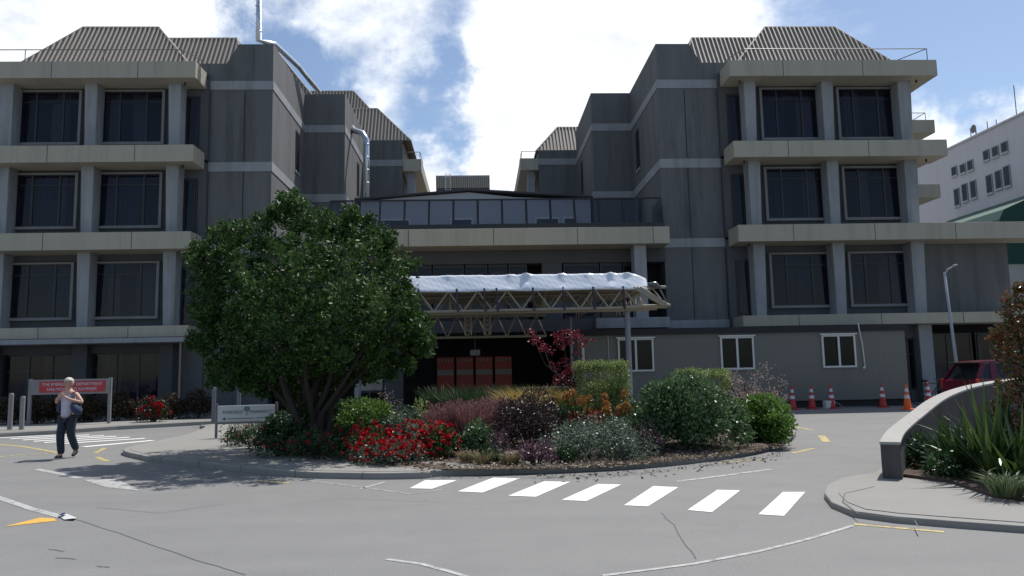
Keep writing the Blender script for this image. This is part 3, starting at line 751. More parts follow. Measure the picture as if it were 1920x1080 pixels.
# red barriers
for i in range(4):
    x0=-1.95+i*.86;nm=('leftmost','second from the left','third from the left','rightmost')[i]
    t=thing('barrier_panel','red barrier panel with white bands in the dark entrance, %s of four'%nm,'barrier',(x0+.38,33.5,0),'red barrier panels in the entrance')
    b=MB();b.box(x0,x0+.76,33.5,33.6,.1,2.35);b.build('panel',m_red,t,bevel=.02)
    b=MB();b.box(x0+.02,x0+.74,33.48,33.5,1.55,1.78);b.build('white_band',m_wband_shade,t)
    b=MB()
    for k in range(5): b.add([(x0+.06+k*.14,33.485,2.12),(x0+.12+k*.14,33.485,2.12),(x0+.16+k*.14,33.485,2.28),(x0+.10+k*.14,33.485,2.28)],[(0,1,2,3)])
    b.build('chevron',m_wband_shade,t)
    b=MB();b.box(x0+.02,x0+.1,33.2,33.9,.0,.1);b.box(x0+.66,x0+.74,33.2,33.9,.0,.1);b.build('foot',m_rubber,t)
t=thing('exit_sign','small dim grey box sign hanging in the dark entrance','sign',(-.2,30.2,2.3))
b=MB();b.box(-.42,-.02,30.2,30.3,2.32,2.55);b.build('panel',m_wpost,t,bevel=.02)
b=MB();b.tube((-.22,30.25,2.55),(-.22,30.25,3.3),.01,n=5);b.build('hanger',m_rail,t)
t=thing('handrail','pale metal handrail beside the dark entrance, behind the red maple','handrail',(2.5,28,0))
b=MB();b.tube((1.3,27.5,1.05),(3.2,27.5,1.05),.03);b.build('rail',m_wpost,t)
for x in (1.3,2.2,3.2):
    b=MB();b.tube((x,27.5,0),(x,27.5,1.05),.025);b.build('post',m_wpost,t)

# ------------------------------------------------------------------ text
def text(s,size,loc,mat,parent,rz=0,rx=90,name='lettering',bold=.0):
    cu=bpy.data.curves.new('t','FONT');cu.body=s;cu.size=size;cu.align_x='CENTER';cu.align_y='CENTER';cu.extrude=.004;cu.offset=bold
    o=bpy.data.objects.new('t',cu);COL.objects.link(o);bpy.context.view_layer.update()
    me=bpy.data.meshes.new_from_object(o.evaluated_get(bpy.context.evaluated_depsgraph_get()));bpy.data.objects.remove(o)
    me.materials.clear();me.materials.append(mat)
    me.transform(Matrix.Translation(Vector(loc))@Matrix.Rotation(rz,4,'Z')@Matrix.Rotation(rad(rx),4,'X'))
    q=bpy.data.objects.new(name,me);COL.objects.link(q);q.parent=parent;q.matrix_parent_inverse=Matrix.Translation(-wloc(parent));return q
E1=thing('emergency_sign','long red sign with white lettering on white posts, behind the walking person','sign',(-14.6,26.6,.13))
y=26.8;b=MB();b.box(-15.62,-12.95,y,y+.06,1.17,1.68);b.build('panel',m_wpost,E1,bevel=.01)
b=MB();b.box(-15.32,-13.07,y-.012,y,1.24,1.62);b.build('red_face',m_signr,E1)
text('THE EMERGENCY DEPARTMENT',.142,(-14.2,y-.018,1.51),m_wlet,E1,bold=.002);text('HAS MOVED TO RAMPARK',.142,(-14.2,y-.018,1.34),m_wlet,E1,bold=.002)
for x in (-15.68,-12.96):
    b=MB();b.box(x-.05,x+.05,y+.061,y+.15,.13,1.72);b.build('post',m_wpost,E1)
E2=thing('pharmacy_sign','pale pharmacy direction sign on dark posts at the edge of the planting under the tree','sign',tuple(G(405,822,.1)))
pa=G(405,822,.1);pb=pa+Vector((1.55,.25,0));d=(pb-pa).normalized();rz=math.atan2(d.y,d.x);nrm=Vector((d.y,-d.x,0))
zt=P(408,761,pa.y).z;zb=P(408,791,pa.y).z
def pan(mb,a,c,z0,z1,off,th):
    p=pa+d*a+nrm*off;q=pa+d*c+nrm*off;r=nrm*th
    vs=[p,q,q+r,p+r];mb.add([(v.x,v.y,z0) for v in vs]+[(v.x,v.y,z1) for v in vs],[(0,3,2,1),(4,5,6,7),(0,1,5,4),(1,2,6,5),(2,3,7,6),(3,0,4,7)])
b=MB();pan(b,.04,1.42,zb,zt,.05,.03);b.build('panel',m_signw,E2,fix=True,bevel=.01)
b=MB();pan(b,.0,1.46,zb-.06,zb-.01,.03,.05);b.build('frame_bar',m_post,E2,fix=True)
for a in (0,1.46):
    b=MB();p=pa+d*a;b.tube((p.x,p.y,.1),(p.x,p.y,zt+.06),.035,n=10);b.build('post',m_post,E2)
zc=(zt+zb)/2
def on(a,off=.086): return pa+d*a+nrm*off
p=on(.40);text('PARKSIDE',.112,(p.x,p.y,zc+.03),m_signt,E2,rz);p=on(1.09);text('PHARMACY',.108,(p.x,p.y,zc+.03),m_signt,E2,rz)
b=MB();c=on(.74);b.path([c+Vector((0,0,zc-pa.z-.06)),c+Vector((0,0,zc-pa.z+.06))],.01,6)
for k in range(7):
    a=k/7*6.28;cc=c+d*(.045*math.cos(a))+Vector((0,0,zc-pa.z+.11+.04*math.sin(a)));b.path([cc,cc+nrm*.008],.03,8)
b.build('leaf_emblem',m_signt,E2)
p=on(.14);b=MB();q=[p+Vector((0,0,zc-pa.z-.13)),p+d*.09+Vector((0,0,zc-pa.z-.09)),p+d*.09+Vector((0,0,zc-pa.z-.17))];b.add(q,[(0,2,1)]);b.build('arrow',m_signn,E2)
b=MB();pan(b,.28,.92,zc-.142,zc-.118,.081,.004);pan(b,.96,1.34,zc-.138,zc-.116,.081,.004);b.build('small_print',m_signt,E2,fix=True)

# posts at left
for i,(px,py,h,lb) in enumerate(((40,806,1.05,'short pale post left of the red sign under the left wing'),(18,806,1.15,'pale post at the far left edge in front of the dark windows'),(400,792,1.2,'slim grey post beside the left wing, behind the pharmacy sign'),(447,788,1.1,'faint grey post against the grey wall, above the pharmacy sign'))):
    g=G(px,py,.13);b=MB();b.lathe(g,[(.07,0),(.07,h-.05),(.05,h)],12);tag(b.build('bollard',m_wpost if i<2 else m_post),lb,'post','posts along the left wing')

# ------------------------------------------------------------------ lamp
L=thing('street_lamp','slim grey street lamp with a short arm rising behind the red car','street lamp',(16.32,25,0))
b=MB();b.path([(16.32,25,0),(16.2,25,2.5),(16.1,25,4.75)],[.06,.05,.038],10);b.build('pole',m_lampm,L,smooth=True)
b=MB();b.path([(16.1,25,4.7),(16.18,24.95,4.85),(16.38,24.9,4.96)],.03,8);b.build('arm',m_lampm,L)
b=MB();b.path([(16.36,24.9,4.96),(16.5,24.88,5.0)],[.05,.035],8);b.build('lamp_head',m_wpost,L)

# ------------------------------------------------------------------ cones
def cone(g,mats,label):
    t=thing('traffic_cone',label,'traffic cone',tuple(g),'traffic cones by the portable building')
    x,y,z=g
    b=MB();b.box(x-.19,x+.19,y-.19,y+.19,z,z+.04);b.build('base',mats,t,bevel=.015)
    b=MB();b.lathe((x,y,z+.04),[(.145,0),(.135,.05),(.035,.84),(.02,.86)],20);b.build('body',mats,t,smooth=True)
    for z0,z1 in ((.36,.48),(.60,.72)):
        r=lambda q:.148-(.113)*(q/.84)
        b=MB();b.lathe((x,y,z+.04),[(r(z0),z0),(r(z1),z1)],20);b.build('reflective_band',m_wband,t)
    return t
for px,py,mm,lb in ((1487,766,m_coneshade,'leftmost shade-toned traffic cone, nearest the flowering shrub'),(1523,765,m_coneshade,'second shade-toned traffic cone from the left'),(1560,765,m_coneshade,'third shade-toned traffic cone from the left, beside the small white box'),(1656,765,m_coneshade,'shade-toned traffic cone standing alone below the right end of the portable building'),(1702,765,m_orange,'bright orange traffic cone with white bands, nearest the concrete wall'),(1742,758,m_coneshade,'traffic cone half hidden behind the top of the concrete wall')):
    g=G(px,py);
    if mm is not m_orange: g=Vector((g.x*28.3/g.y,28.3,0))
    else: g=Vector((g.x*26.6/g.y,26.6,0))
    cone(g,mm,lb)
g=Vector((13.1,28.2,0));b=MB();b.box(g.x,g.x+.36,28.2,28.5,.0,.3);t=thing('junction_box','small white box on the ground beside the traffic cones','box',tuple(g));b.build('box',m_white,t,bevel=.02)
b=MB();b.path([(13.46,28.3,.22),(13.6,28.3,.2),(13.8,28.3,.04),(15.6,28.4,.03)],.02,6);b.build('hose',m_wpost,t,smooth=True)

# ------------------------------------------------------------------ bicycle
def bicycle(x,y,label):
    t=thing('bicycle',label,'bicycle',(x,y,0))
    def wheel(cx):
        b=MB();n=24
        pts=[Vector((cx+.33*math.cos(k/n*6.2832),y,.34+.33*math.sin(k/n*6.2832))) for k in range(n+1)]
        b.path(pts,.018,6)
        for k in range(0,n,2): b.tube((cx,y,.34),pts[k],.003,n=3)
        b.build('wheel',m_rubber,t)
    wheel(x-.5);wheel(x+.5)
    b=MB()
    A=Vector((x-.5,y,.34));Bk=Vector((x-.05,y,.3));S=Vector((x-.2,y,.85));Hd=Vector((x+.32,y,.85));Fr=Vector((x+.5,y,.34))
    for p,q in ((A,Bk),(Bk,S),(S,A),(S,Hd),(Bk,Hd-Vector((0,0,.1))),(Hd,Fr)): b.tube(p,q,.018,n=6)
    b.build('frame',m_dframe,t)
    b=MB();b.path([S+Vector((-.12,0,.1)),S+Vector((0,0,.11)),S+Vector((.14,0,.09))],[.06,.05,.02],8);b.tube(S,S+Vector((0,0,.1)),.015);b.build('saddle',m_rubber,t)
    b=MB();b.tube(Hd,Hd+Vector((-.02,0,.14)),.015);b.path([Hd+Vector((.04,-.28,.14)),Hd+Vector((-.02,0,.14)),Hd+Vector((.04,.28,.14))],.014,6);b.build('handlebar',m_rail,t)
bicycle(18.0,29.5,'dark bicycle parked between the orange cone and the red car')
bicycle(-4.6,29.2,'dark bicycle parked in shade just right of the big tree')

# ------------------------------------------------------------------ car
def car(x0,y0,label):
    t=thing('parked_car',label,'car',(x0+2,y0+.85,0));Wd=1.7
    # side profile (x, z) from rear to front
    lower=[(0.05,.35),(0,.6),(.03,.92),(.10,1.0),(1.0,1.02),(2.6,1.0),(3.55,.88),(3.85,.7),(3.92,.45),(3.88,.25),(.1,.25)]
    bm=bmesh.new()
    def ext(prof,w0,w1,yc):
        vs=[]
        for sgn in (-1,1):
            vs.append([bm.verts.new((x0+p[0],yc+sgn*(w0+(w1-w0)*max(0,min(1,(p[1]-.5)/.9))),p[1])) for p in prof])
        bm.faces.new(vs[0]);bm.faces.new(list(reversed(vs[1])))
        n=len(prof)
        for i in range(n): bm.faces.new((vs[0][i],vs[1][i],vs[1][(i+1)%n],vs[0][(i+1)%n]))
    yc=y0+Wd/2
    ext(lower,Wd/2,Wd/2-.06,yc);bmesh.ops.recalc_face_normals(bm,faces=bm.faces)
    me=bpy.data.meshes.new('body');bm.to_mesh(me);bm.free();me.materials.append(m_car);o=bpy.data.objects.new('body',me);COL.objects.link(o);o.parent=t;o.matrix_parent_inverse=Matrix.Translation(-wloc(t))
    q=o.modifiers.new('b','BEVEL');q.width=.07;q.segments=4;q.limit_method='ANGLE';q.angle_limit=.3
    # cabin glass
    def cab(prof,wb,wt,mat,name,bev,parent):
        bm=bmesh.new();vs=[]
        for sgn in (-1,1): vs.append([bm.verts.new((x0+p[0],yc+sgn*(wb+(wt-wb)*(p[1]-.98)/.5),p[1])) for p in prof])
        bm.faces.new(vs[0]);bm.faces.new(list(reversed(vs[1])));n=len(prof)
        for i in range(n): bm.faces.new((vs[0][i],vs[1][i],vs[1][(i+1)%n],vs[0][(i+1)%n]))
        bmesh.ops.recalc_face_normals(bm,faces=bm.faces);me=bpy.data.meshes.new(name);bm.to_mesh(me);bm.free();me.materials.append(mat)
        o=bpy.data.objects.new(name,me);COL.objects.link(o);o.parent=parent;o.matrix_parent_inverse=Matrix.Translation(-wloc(t))
        q=o.modifiers.new('b','BEVEL');q.width=bev;q.segments=3;q.limit_method='ANGLE';return o
    cab([(.12,.98),(.42,1.42),(1.9,1.44),(2.85,.98)],.78,.60,m_glass if 0 else glassm('car_glass',(.015,.02,.022),.1),'glasshouse',.03,t)
    roof=cab([(.30,1.40),(.40,1.46),(1.0,1.495),(1.6,1.485),(2.0,1.43),(1.9,1.405)],.60,.585,m_car,'roof',.02,t)
    b=MB();b.box(x0+.12,x0+.42,yc-.56,yc+.56,1.41,1.45);b.build('spoiler',m_rubber,t,bevel=.015)
    # pillars
    for sgn in (-1,1):
        for (xa,za,xb,zb,w) in ((.14,1.0,.44,1.42,.07),(.62,1.0,.72,1.42,.10),(1.55,1.0,1.5,1.44,.05),(2.83,1.0,1.93,1.42,.05)):
            b=MB();ya=yc+sgn*.802;yb=yc+sgn*.635
            b.add([(x0+xa-w,ya,za),(x0+xa+w,ya,za),(x0+xb+w,yb,zb),(x0+xb-w,yb,zb),(x0+xa-w,ya-sgn*.04,za),(x0+xa+w,ya-sgn*.04,za),(x0+xb+w,yb-sgn*.04,zb),(x0+xb-w,yb-sgn*.04,zb)],[(0,1,2,3),(7,6,5,4),(0,4,5,1),(1,5,6,2),(2,6,7,3),(3,7,4,0)]);b.build('pillar',m_car,t,fix=True)
        b=MB();b.box(x0+.0,x0+.14,yc+sgn*.83-.05,yc+sgn*.83+.02,.75,1.0);b.build('tail_light',surf('tail_lens',(.4,.01,.01),.2),t,bevel=.02)
        b=MB();b.box(x0+3.7,x0+3.88,yc+sgn*.62-.15,yc+sgn*.62+.15,.6,.76);b.build('headlight',m_wband,t,bevel=.03)
        b=MB();b.box(x0+2.35,x0+2.5,yc+sgn*.93-.1,yc+sgn*.93+.1,.98,1.1);b.build('mirror',m_car,t,bevel=.03)
        for wx in (.72,3.15):
            b=MB();b.tube((x0+wx,yc+sgn*.66,.31),(x0+wx,yc+sgn*.86,.31),.31,n=28);w=b.build('wheel',m_rubber,t,bevel=.03)
            b=MB();b.tube((x0+wx,yc+sgn*.85,.31),(x0+wx,yc+sgn*.875,.31),.2,n=20);b.build('rim',m_silver,w)
        t.scale=(1,1,1.14)
        for dxx in (1.6,):
            b=MB();b.box(x0+.95,x0+1.1,yc+sgn*.86-.015,yc+sgn*.86+.015,.88,.91);b.build('door_handle',m_car,t)
CAR=car(P(1762,700,23.3).x,21.6,'dark red hatchback parked beyond the concrete retaining wall at right')

# ------------------------------------------------------------------ retaining wall
wk=[(5.62,10.0,.56),(6.25,10.95,.62),(7.15,12.0,.76),(8.25,13.0,1.02),(9.35,13.7,1.19),(10.6,14.2,1.28),(12,14.5,1.30),(16,14.8,1.30)]
wp_=[]
for i in range(len(wk)-1):
    p0,p1,p2,p3=[Vector(wk[max(0,min(len(wk)-1,i+j))]) for j in (-1,0,1,2)]
    for k in range(6):
        u=k/6;wp_.append(tuple(.5*((2*p1)+(-p0+p2)*u+(2*p0-5*p1+4*p2-p3)*u*u+(-p0+3*p1-3*p2+p3)*u**3)))
wp_.append(wk[-1])
Wt=thing('retaining_wall','curved weathered concrete retaining wall with a pale sloping top, right of the road','wall',(5.4,10,0))
def sweep(mb,off0,off1,z0f,z1f):
    L_=[];
    for i,p in enumerate(wp_):
        a=Vector(wp_[max(i-1,0)][:2]);c=Vector(wp_[min(i+1,len(wp_)-1)][:2]);dd=(c-a).normalized();n_=Vector((-dd.y,dd.x))
        q=Vector(p[:2]);L_+= [(*(q+n_*off0),z0f(p[2])),(*(q+n_*off1),z0f(p[2])),(*(q+n_*off1),z1f(p[2])),(*(q+n_*off0),z1f(p[2]))]
    fs=[];n=len(wp_)
    for i in range(n-1):
        for k in range(4): fs.append((i*4+k,i*4+(k+1)%4,i*4+4+(k+1)%4,i*4+4+k))
    fs+=[(3,2,1,0),((n-1)*4,(n-1)*4+1,(n-1)*4+2,(n-1)*4+3)];mb.add(L_,fs)
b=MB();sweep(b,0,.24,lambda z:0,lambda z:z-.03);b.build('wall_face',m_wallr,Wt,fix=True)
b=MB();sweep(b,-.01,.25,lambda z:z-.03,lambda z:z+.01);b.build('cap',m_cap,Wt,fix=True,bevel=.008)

# ------------------------------------------------------------------ foliage
def leaves(name,cen,dirs,L,Wf,mat,parent=None,var=.35,smooth=False,droop=0.):
    n=len(cen);cen=np.asarray(cen,float);dirs=np.asarray(dirs,float)
    dirs/=np.linalg.norm(dirs,axis=1,keepdims=True)+1e-9
    rnd=NR.normal(size=(n,3));side=np.cross(dirs,rnd);side/=np.linalg.norm(side,axis=1,keepdims=True)+1e-9
    nor=np.cross(side,dirs)
    l=(L*(1+var*NR.uniform(-1,1,n)))[:,None];w=(Wf*(1+var*NR.uniform(-1,1,n)))[:,None]
    v=np.empty((n,4,3));v[:,0]=cen-dirs*l*.5;v[:,1]=cen+side*w*.5+nor*w*.18;v[:,2]=cen+dirs*l*.5;v[:,3]=cen-side*w*.5+nor*w*.18
    if droop: v[:,2,2]-=l[:,0]*droop
    me=bpy.data.meshes.new(name);me.vertices.add(n*4);me.vertices.foreach_set('co',v.reshape(-1))
    me.loops.add(n*4);me.loops.foreach_set('vertex_index',np.arange(n*4,dtype=np.int32))
    me.polygons.add(n);me.polygons.foreach_set('loop_start',np.arange(0,n*4,4,dtype=np.int32));me.polygons.foreach_set('loop_total',np.full(n,4,dtype=np.int32))
    me.update(calc_edges=True);me.validate();me.materials.append(mat)
    o=bpy.data.objects.new(name,me);COL.objects.link(o)
    if parent: o.parent=parent;o.matrix_parent_inverse=Matrix.Translation(-wloc(parent))
    return o
def clumppts(clumps,per,shell=.5):
    """clumps: list of (x,y,z,r[,squash]); returns centres & outward dirs"""
    C_=[];D_=[]
    for c in clumps:
        r=c[3];n=max(4,int(per*r*r)) ;d=NR.normal(size=(n,3));d/=np.linalg.norm(d,axis=1,keepdims=True)
        rr=r*(shell+(1-shell)*NR.random(n))[:,None];sq=c[4] if len(c)>4 else .85
        p=np.array(c[:3])+d*rr*np.array([1,1,sq]);C_.append(p);D_.append(d+NR.normal(size=(n,3))*.55+np.array([0,0,.25]))
    return np.vstack(C_),np.vstack(D_)
def bush(name,label,cat,cx,cy,z0,rx,ry,h,mat,leaf=.06,lw=.035,per=2600,clump=.16,nc=60,flat=0,flowers=None,group=None,stemcol=m_twig,seed=0,rough=.08):
    rg=random.Random(seed or int(abs(cx*1000)+cy*10))
    t=thing(name,label,cat,(cx,cy,z0),group)
    cl=[]
    for k in range(nc):
        a=rg.random()*6.283;v=rg.random()
        if flat: 
            # box-like clipped hedge
            e=v*1.0;rho=rg.random()**.5
            if rg.random()<.45: z=h-clump*.8;qx,qy=math.cos(a)*rho,math.sin(a)*rho
            else: z=h*(.25+.7*v);qx,qy=math.cos(a),math.sin(a)
            m_=max(abs(qx),abs(qy));k2=(1/m_ if m_>0 else 1)**.6
            x=cx+qx*k2*(rx-clump*.7)*.9;y=cy+qy*k2*(ry-clump*.7)*.9;zz=z0+z
        else:
            ph=math.asin(min(1,v**.8));x=cx+math.cos(a)*math.cos(ph)*(rx-clump*.6);y=cy+math.sin(a)*math.cos(ph)*(ry-clump*.6);zz=z0+clump*.5+math.sin(ph)*(h-clump*1.1)
            x+=rg.gauss(0,rough*rx);y+=rg.gauss(0,rough*ry);zz+=rg.gauss(0,rough*h)
        cl.append((x,y,max(zz,z0+clump*.3),clump*rg.uniform(.7,1.35)))
    for k in range(nc//2):
        a=rg.random()*6.283;q=rg.random()**.5*.7;cl.append((cx+math.cos(a)*q*rx,cy+math.sin(a)*q*ry,z0+h*rg.uniform(.15,.65),clump*1.3))
    C_,D_=clumppts(cl,per);ok=C_[:,2]>z0-.02;C_=C_[ok];D_=D_[ok]
    leaves('foliage',C_,D_,leaf,lw,mat,t)
    b=MB()
    for k in range(9):
        a=rg.random()*6.283;b.path([(cx+.05*math.cos(a),cy+.05*math.sin(a),z0-.05),(cx+.35*rx*math.cos(a),cy+.35*ry*math.sin(a),z0+h*.4),(cx+.7*rx*math.cos(a),cy+.7*ry*math.sin(a),z0+h*.75)],[.02,.014,.006],5)
    b.build('stem',stemcol,t)
    if flowers:
        fm,nf,fr,zb=flowers;C2=[];D2=[]
        idx=[c for c in cl if c[2]>z0+h*zb] or cl
        for k in range(nf):
            c=rg.choice(idx);d=Vector((rg.gauss(0,1),rg.gauss(-.5,1),rg.gauss(.6,.8))).normalized()*c[3]*1.05
            q=np.array([c[0]+d.x,c[1]+d.y,c[2]+d.z]);m_=10
            dd=NR.normal(size=(m_,3));dd/=np.linalg.norm(dd,axis=1,keepdims=True);C2.append(q+dd*fr*.6);D2.append(dd)
        leaves('blossom',np.vstack(C2),np.vstack(D2),fr*1.3,fr*1.1,fm,t)
    return t
def grass(name,label,cx,cy,z0,r,h,mat,n=900,w=.012,lean=.5,group=None,ry=None,plume=None,cat='tufted plant'):
    ry=ry or r;t=thing(name,label,cat,(cx,cy,z0),group)
    v=[];f=[]
    tips=[]
    for k in range(n):
        a=R.random()*6.283;q=R.random()**.5;bx=cx+math.cos(a)*q*r*.6;by=cy+math.sin(a)*q*ry*.6
        hh=h*R.uniform(.6,1.05);ln=lean*q*R.uniform(.5,1.3)*hh;dx,dy=math.cos(a)*ln,math.sin(a)*ln;a2=R.random()*6.283;wx,wy=math.cos(a2)*w,math.sin(a2)*w
        i=len(v);v+=[(bx-wx,by-wy,z0),(bx+wx,by+wy,z0),(bx+dx*.35-wx*.8,by+dy*.35-wy*.8,z0+hh*.6),(bx+dx*.35+wx*.8,by+dy*.35+wy*.8,z0+hh*.6),(bx+dx,by+dy,z0+hh*(1-.25*lean))]
        f+=[(i,i+1,i+3,i+2),(i+2,i+3,i+4)];tips.append((bx+dx,by+dy,z0+hh*(1-.25*lean)))
    b=MB();b.v=v;b.f=f;b.build('blades',mat,t)
    if plume:
        pm,npn,sz=plume;sel=[tips[R.randrange(len(tips))] for _ in range(npn)];C2=[];D2=[]
        for q in sel:
            for k in range(7): C2.append((q[0]+R.gauss(0,sz*.4),q[1]+R.gauss(0,sz*.4),q[2]-k*sz*.5+R.gauss(0,sz*.2)));D2.append((R.gauss(0,.5),R.gauss(0,.5),1))
        leaves('flower_plume',C2,D2,sz*1.1,sz*.4,pm,t)
    return t
lm_dkgreen=leafm('leaf_dark_green',[(.015,.045,.018),(.03,.08,.025),(.06,.13,.035)],.4)
lm_green=leafm('leaf_bluish_green',[(.03,.075,.03),(.06,.13,.045),(.12,.22,.08),(.20,.31,.15)],.35)
lm_grey=leafm('leaf_grey_green',[(.05,.08,.055),(.09,.14,.09),(.18,.24,.17),(.3,.36,.28)],.4)
lm_hedge=leafm('leaf_variegated_hedge',[(.12,.20,.05),(.25,.33,.10),(.42,.48,.20)],.5,.3)
lm_purple=leafm('leaf_dark_purple',[(.02,.01,.016),(.05,.03,.035),(.10,.07,.06)],.4)
lm_purple2=leafm('leaf_plum',[(.07,.02,.04),(.13,.06,.09),(.25,.16,.2)],.45)
lm_bright=leafm('leaf_bright_green',[(.06,.14,.02),(.12,.24,.04),(.2,.34,.07)],.4,.35)
lm_maple=leafm('leaf_maple_red',[(.10,.008,.018),(.20,.015,.035),(.36,.05,.08)],.45,.35)
lm_red=leafm('petal_red',[(.30,.004,.01),(.50,.008,.018),(.68,.02,.03)],.6,.3,.2)
lm_pinkg=leafm('grass_pink',[(.18,.08,.09),(.28,.13,.14),(.38,.22,.2)],.6,.35)
lm_yelg=leafm('grass_yellow',[(.28,.19,.03),(.42,.30,.06),(.55,.43,.14)],.5,.4)
lm_pinkf=leafm('petal_dusty_pink',[(.30,.20,.18),(.42,.31,.27),(.55,.45,.40)],.7,.4)
lm_orange=leafm('leaf_orange',[(.36,.10,.03),(.45,.20,.05),(.50,.34,.09)],.5,.3)
lm_rust=leafm('leaf_rust',[(.15,.02,.01),(.28,.05,.02)],.6,.3)
lm_phot=leafm('leaf_photinia',[(.03,.07,.02),(.08,.11,.03),(.22,.09,.03),(.35,.10,.04)],.28,.25,.7)
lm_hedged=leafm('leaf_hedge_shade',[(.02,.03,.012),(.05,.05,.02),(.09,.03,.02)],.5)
lm_darkgrass=leafm('grass_dark',[(.02,.05,.02),(.05,.09,.03)],.5,.3)

# tree
TB=G(592,836,.1);TY=15.0;TB=Vector(((592-902)/F*TY,TY,.25))
TR=thing('broadleaf_tree','big round glossy dark green tree with splayed stems on the planted island','tree',tuple(TB))
outline=[(555,385,40,0),(520,400,30,.3),(590,400,35,-.2),(560,440,50,.5),(470,425,35,0),(440,450,40,.3),(500,470,50,-.5),(400,460,35,.1),(390,500,45,.4),(450,520,55,-.8),(380,560,40,0),(390,610,42,-.3),(400,660,38,.2),
 (430,640,50,-.9),(460,580,55,-1.2),(540,520,60,-1.5),(620,430,50,-.4),(660,430,45,.3),(640,480,60,-1.3),(700,440,38,0),(700,490,50,-.8),(745,480,40,.2),(760,520,42,-.3),(720,560,60,-1.4),(785,560,32,.2),(770,600,38,-.4),
 (640,560,65,-1.8),(560,590,60,-1.9),(490,640,55,-1.3),(480,690,38,-.5),(450,680,34,.0),(520,690,40,-.9),(560,650,50,-1.6),(620,640,55,-1.6),(680,630,50,-1.4),(730,640,40,-.7),(790,630,32,-.2),(805,640,24,-.5),(770,645,30,.3),(700,670,38,-.5),(640,690,35,-.6),(580,690,32,-.4),
 (430,700,32,-.5),(470,725,26,-.2),(420,730,22,.2),(500,735,24,.6),(545,735,28,.9),(650,715,30,.9),(700,705,28,.2),(760,690,24,.3),(600,720,30,1.3),(480,560,50,-2.3),(560,500,55,-2.5),(640,560,55,-2.5),(580,640,45,-2.3),(520,600,45,-2.5),(700,560,45,-2.2),(400,690,28,.3),(540,720,30,.3),(610,700,34,.6),(680,700,28,.6),(660,560,60,.4),(500,560,60,.4),(580,500,60,.5),(600,610,60,.5),(480,610,60,.5),(720,610,50,.4),(380,520,30,.2),(372,640,28,.2),(365,590,24,0),(425,410+15,26,.6),(730,450,30,.5),(670,400,24,.2),(540,372,22,.1),(360,475,22,.4),(800,600,22,.1),(815,655,18,-.3)]
cl=[];
for px,py,r,dy in outline:
    px=585+(px-585)*.93;py=545+(py-545)*.955;r*=.93;dy*=.9
    Yc=TY+dy*.8;c=P(px,py,Yc);cl.append((c.x,c.y,c.z,r/F*Yc,.9))
    # mirrored to the back for volume
    Yb=TY+abs(dy)*.8+.7;c2=P(px+R.uniform(-15,15),py+R.uniform(-10,10),Yb);cl.append((c2.x,c2.y,c2.z,r*.95/F*Yb,.9))
sub=[]
for c in cl:
    for k in range(9):
        d=Vector((R.gauss(0,1),R.gauss(0,1),R.gauss(0,1))).normalized()*c[3]*R.uniform(.6,1.30);sub.append((c[0]+d.x,c[1]+d.y,c[2]+d.z*.9,R.uniform(.06,.19)))
C1,D1=clumppts(cl,680,.3);C2,D2=clumppts(sub,3000,.25)
leaves('crown',np.vstack([C1,C2]),np.vstack([D1,D2]),.105,.038,m_tree,TR)
b=MB()
for k,(px,py,dy,r) in enumerate(((520,690,-.5,.10),(545,640,.4,.09),(570,660,-.8,.09),(600,620,.5,.11),(630,650,-.3,.09),(665,660,.2,.09),(690,640,-.7,.08),(560,560,0,.10),(640,540,.3,.09),(500,600,-.2,.08),(700,580,.1,.07),(460,650,.2,.06),(740,620,-.3,.06))):
    e=P(px,py,TY+dy);s=TB+Vector((R.uniform(-.28,.28),R.uniform(-.15,.15),-.15));m1=s.lerp(e,.33)+Vector(((s.x-e.x)*.14,0,.1));m2=s.lerp(e,.66)+Vector((R.uniform(-.06,.06),R.uniform(-.06,.06),.05))
    b.path([s,s.lerp(m1,.5)+Vector((R.uniform(-.03,.03),0,0)),m1,m1.lerp(m2,.5)+Vector((R.uniform(-.04,.04),0,0)),m2,e],[r*.95,r*.8,r*.68,r*.6,r*.45,r*.3],8)
b.path([TB+Vector((0,0,-.2)),TB+Vector((.02,0,.25)),TB+Vector((0,0,.6))],[.30,.24,.14],12)
b.build('trunk',m_bark,TR,smooth=True)

def at(px,py,z=.12): return G(px,py,z)
def mid(px,Y): return P(px,770,Y).x
def bz(x,y): return moundz(x,y)-.02
def sh(Y,px):
    if Y<18.95: Y-=1.3
    if px<665 and Y<16: Y-=.8
    return Y
def B(name,label,cat,px,Y,wpx,top,mat,**k):
    Y=sh(Y,px);x=mid(px,Y);z0=bz(x,Y);rx=wpx/2/F*Y*1.14;hz=(P(px,top,Y).z-z0)*1.04;ry=k.pop('ry',rx*.8)*1.1;k['nc']=int(k.get('nc',60)*1.3);return bush(name,label,cat,x,Y,z0,rx,ry,hz,mat,**k)
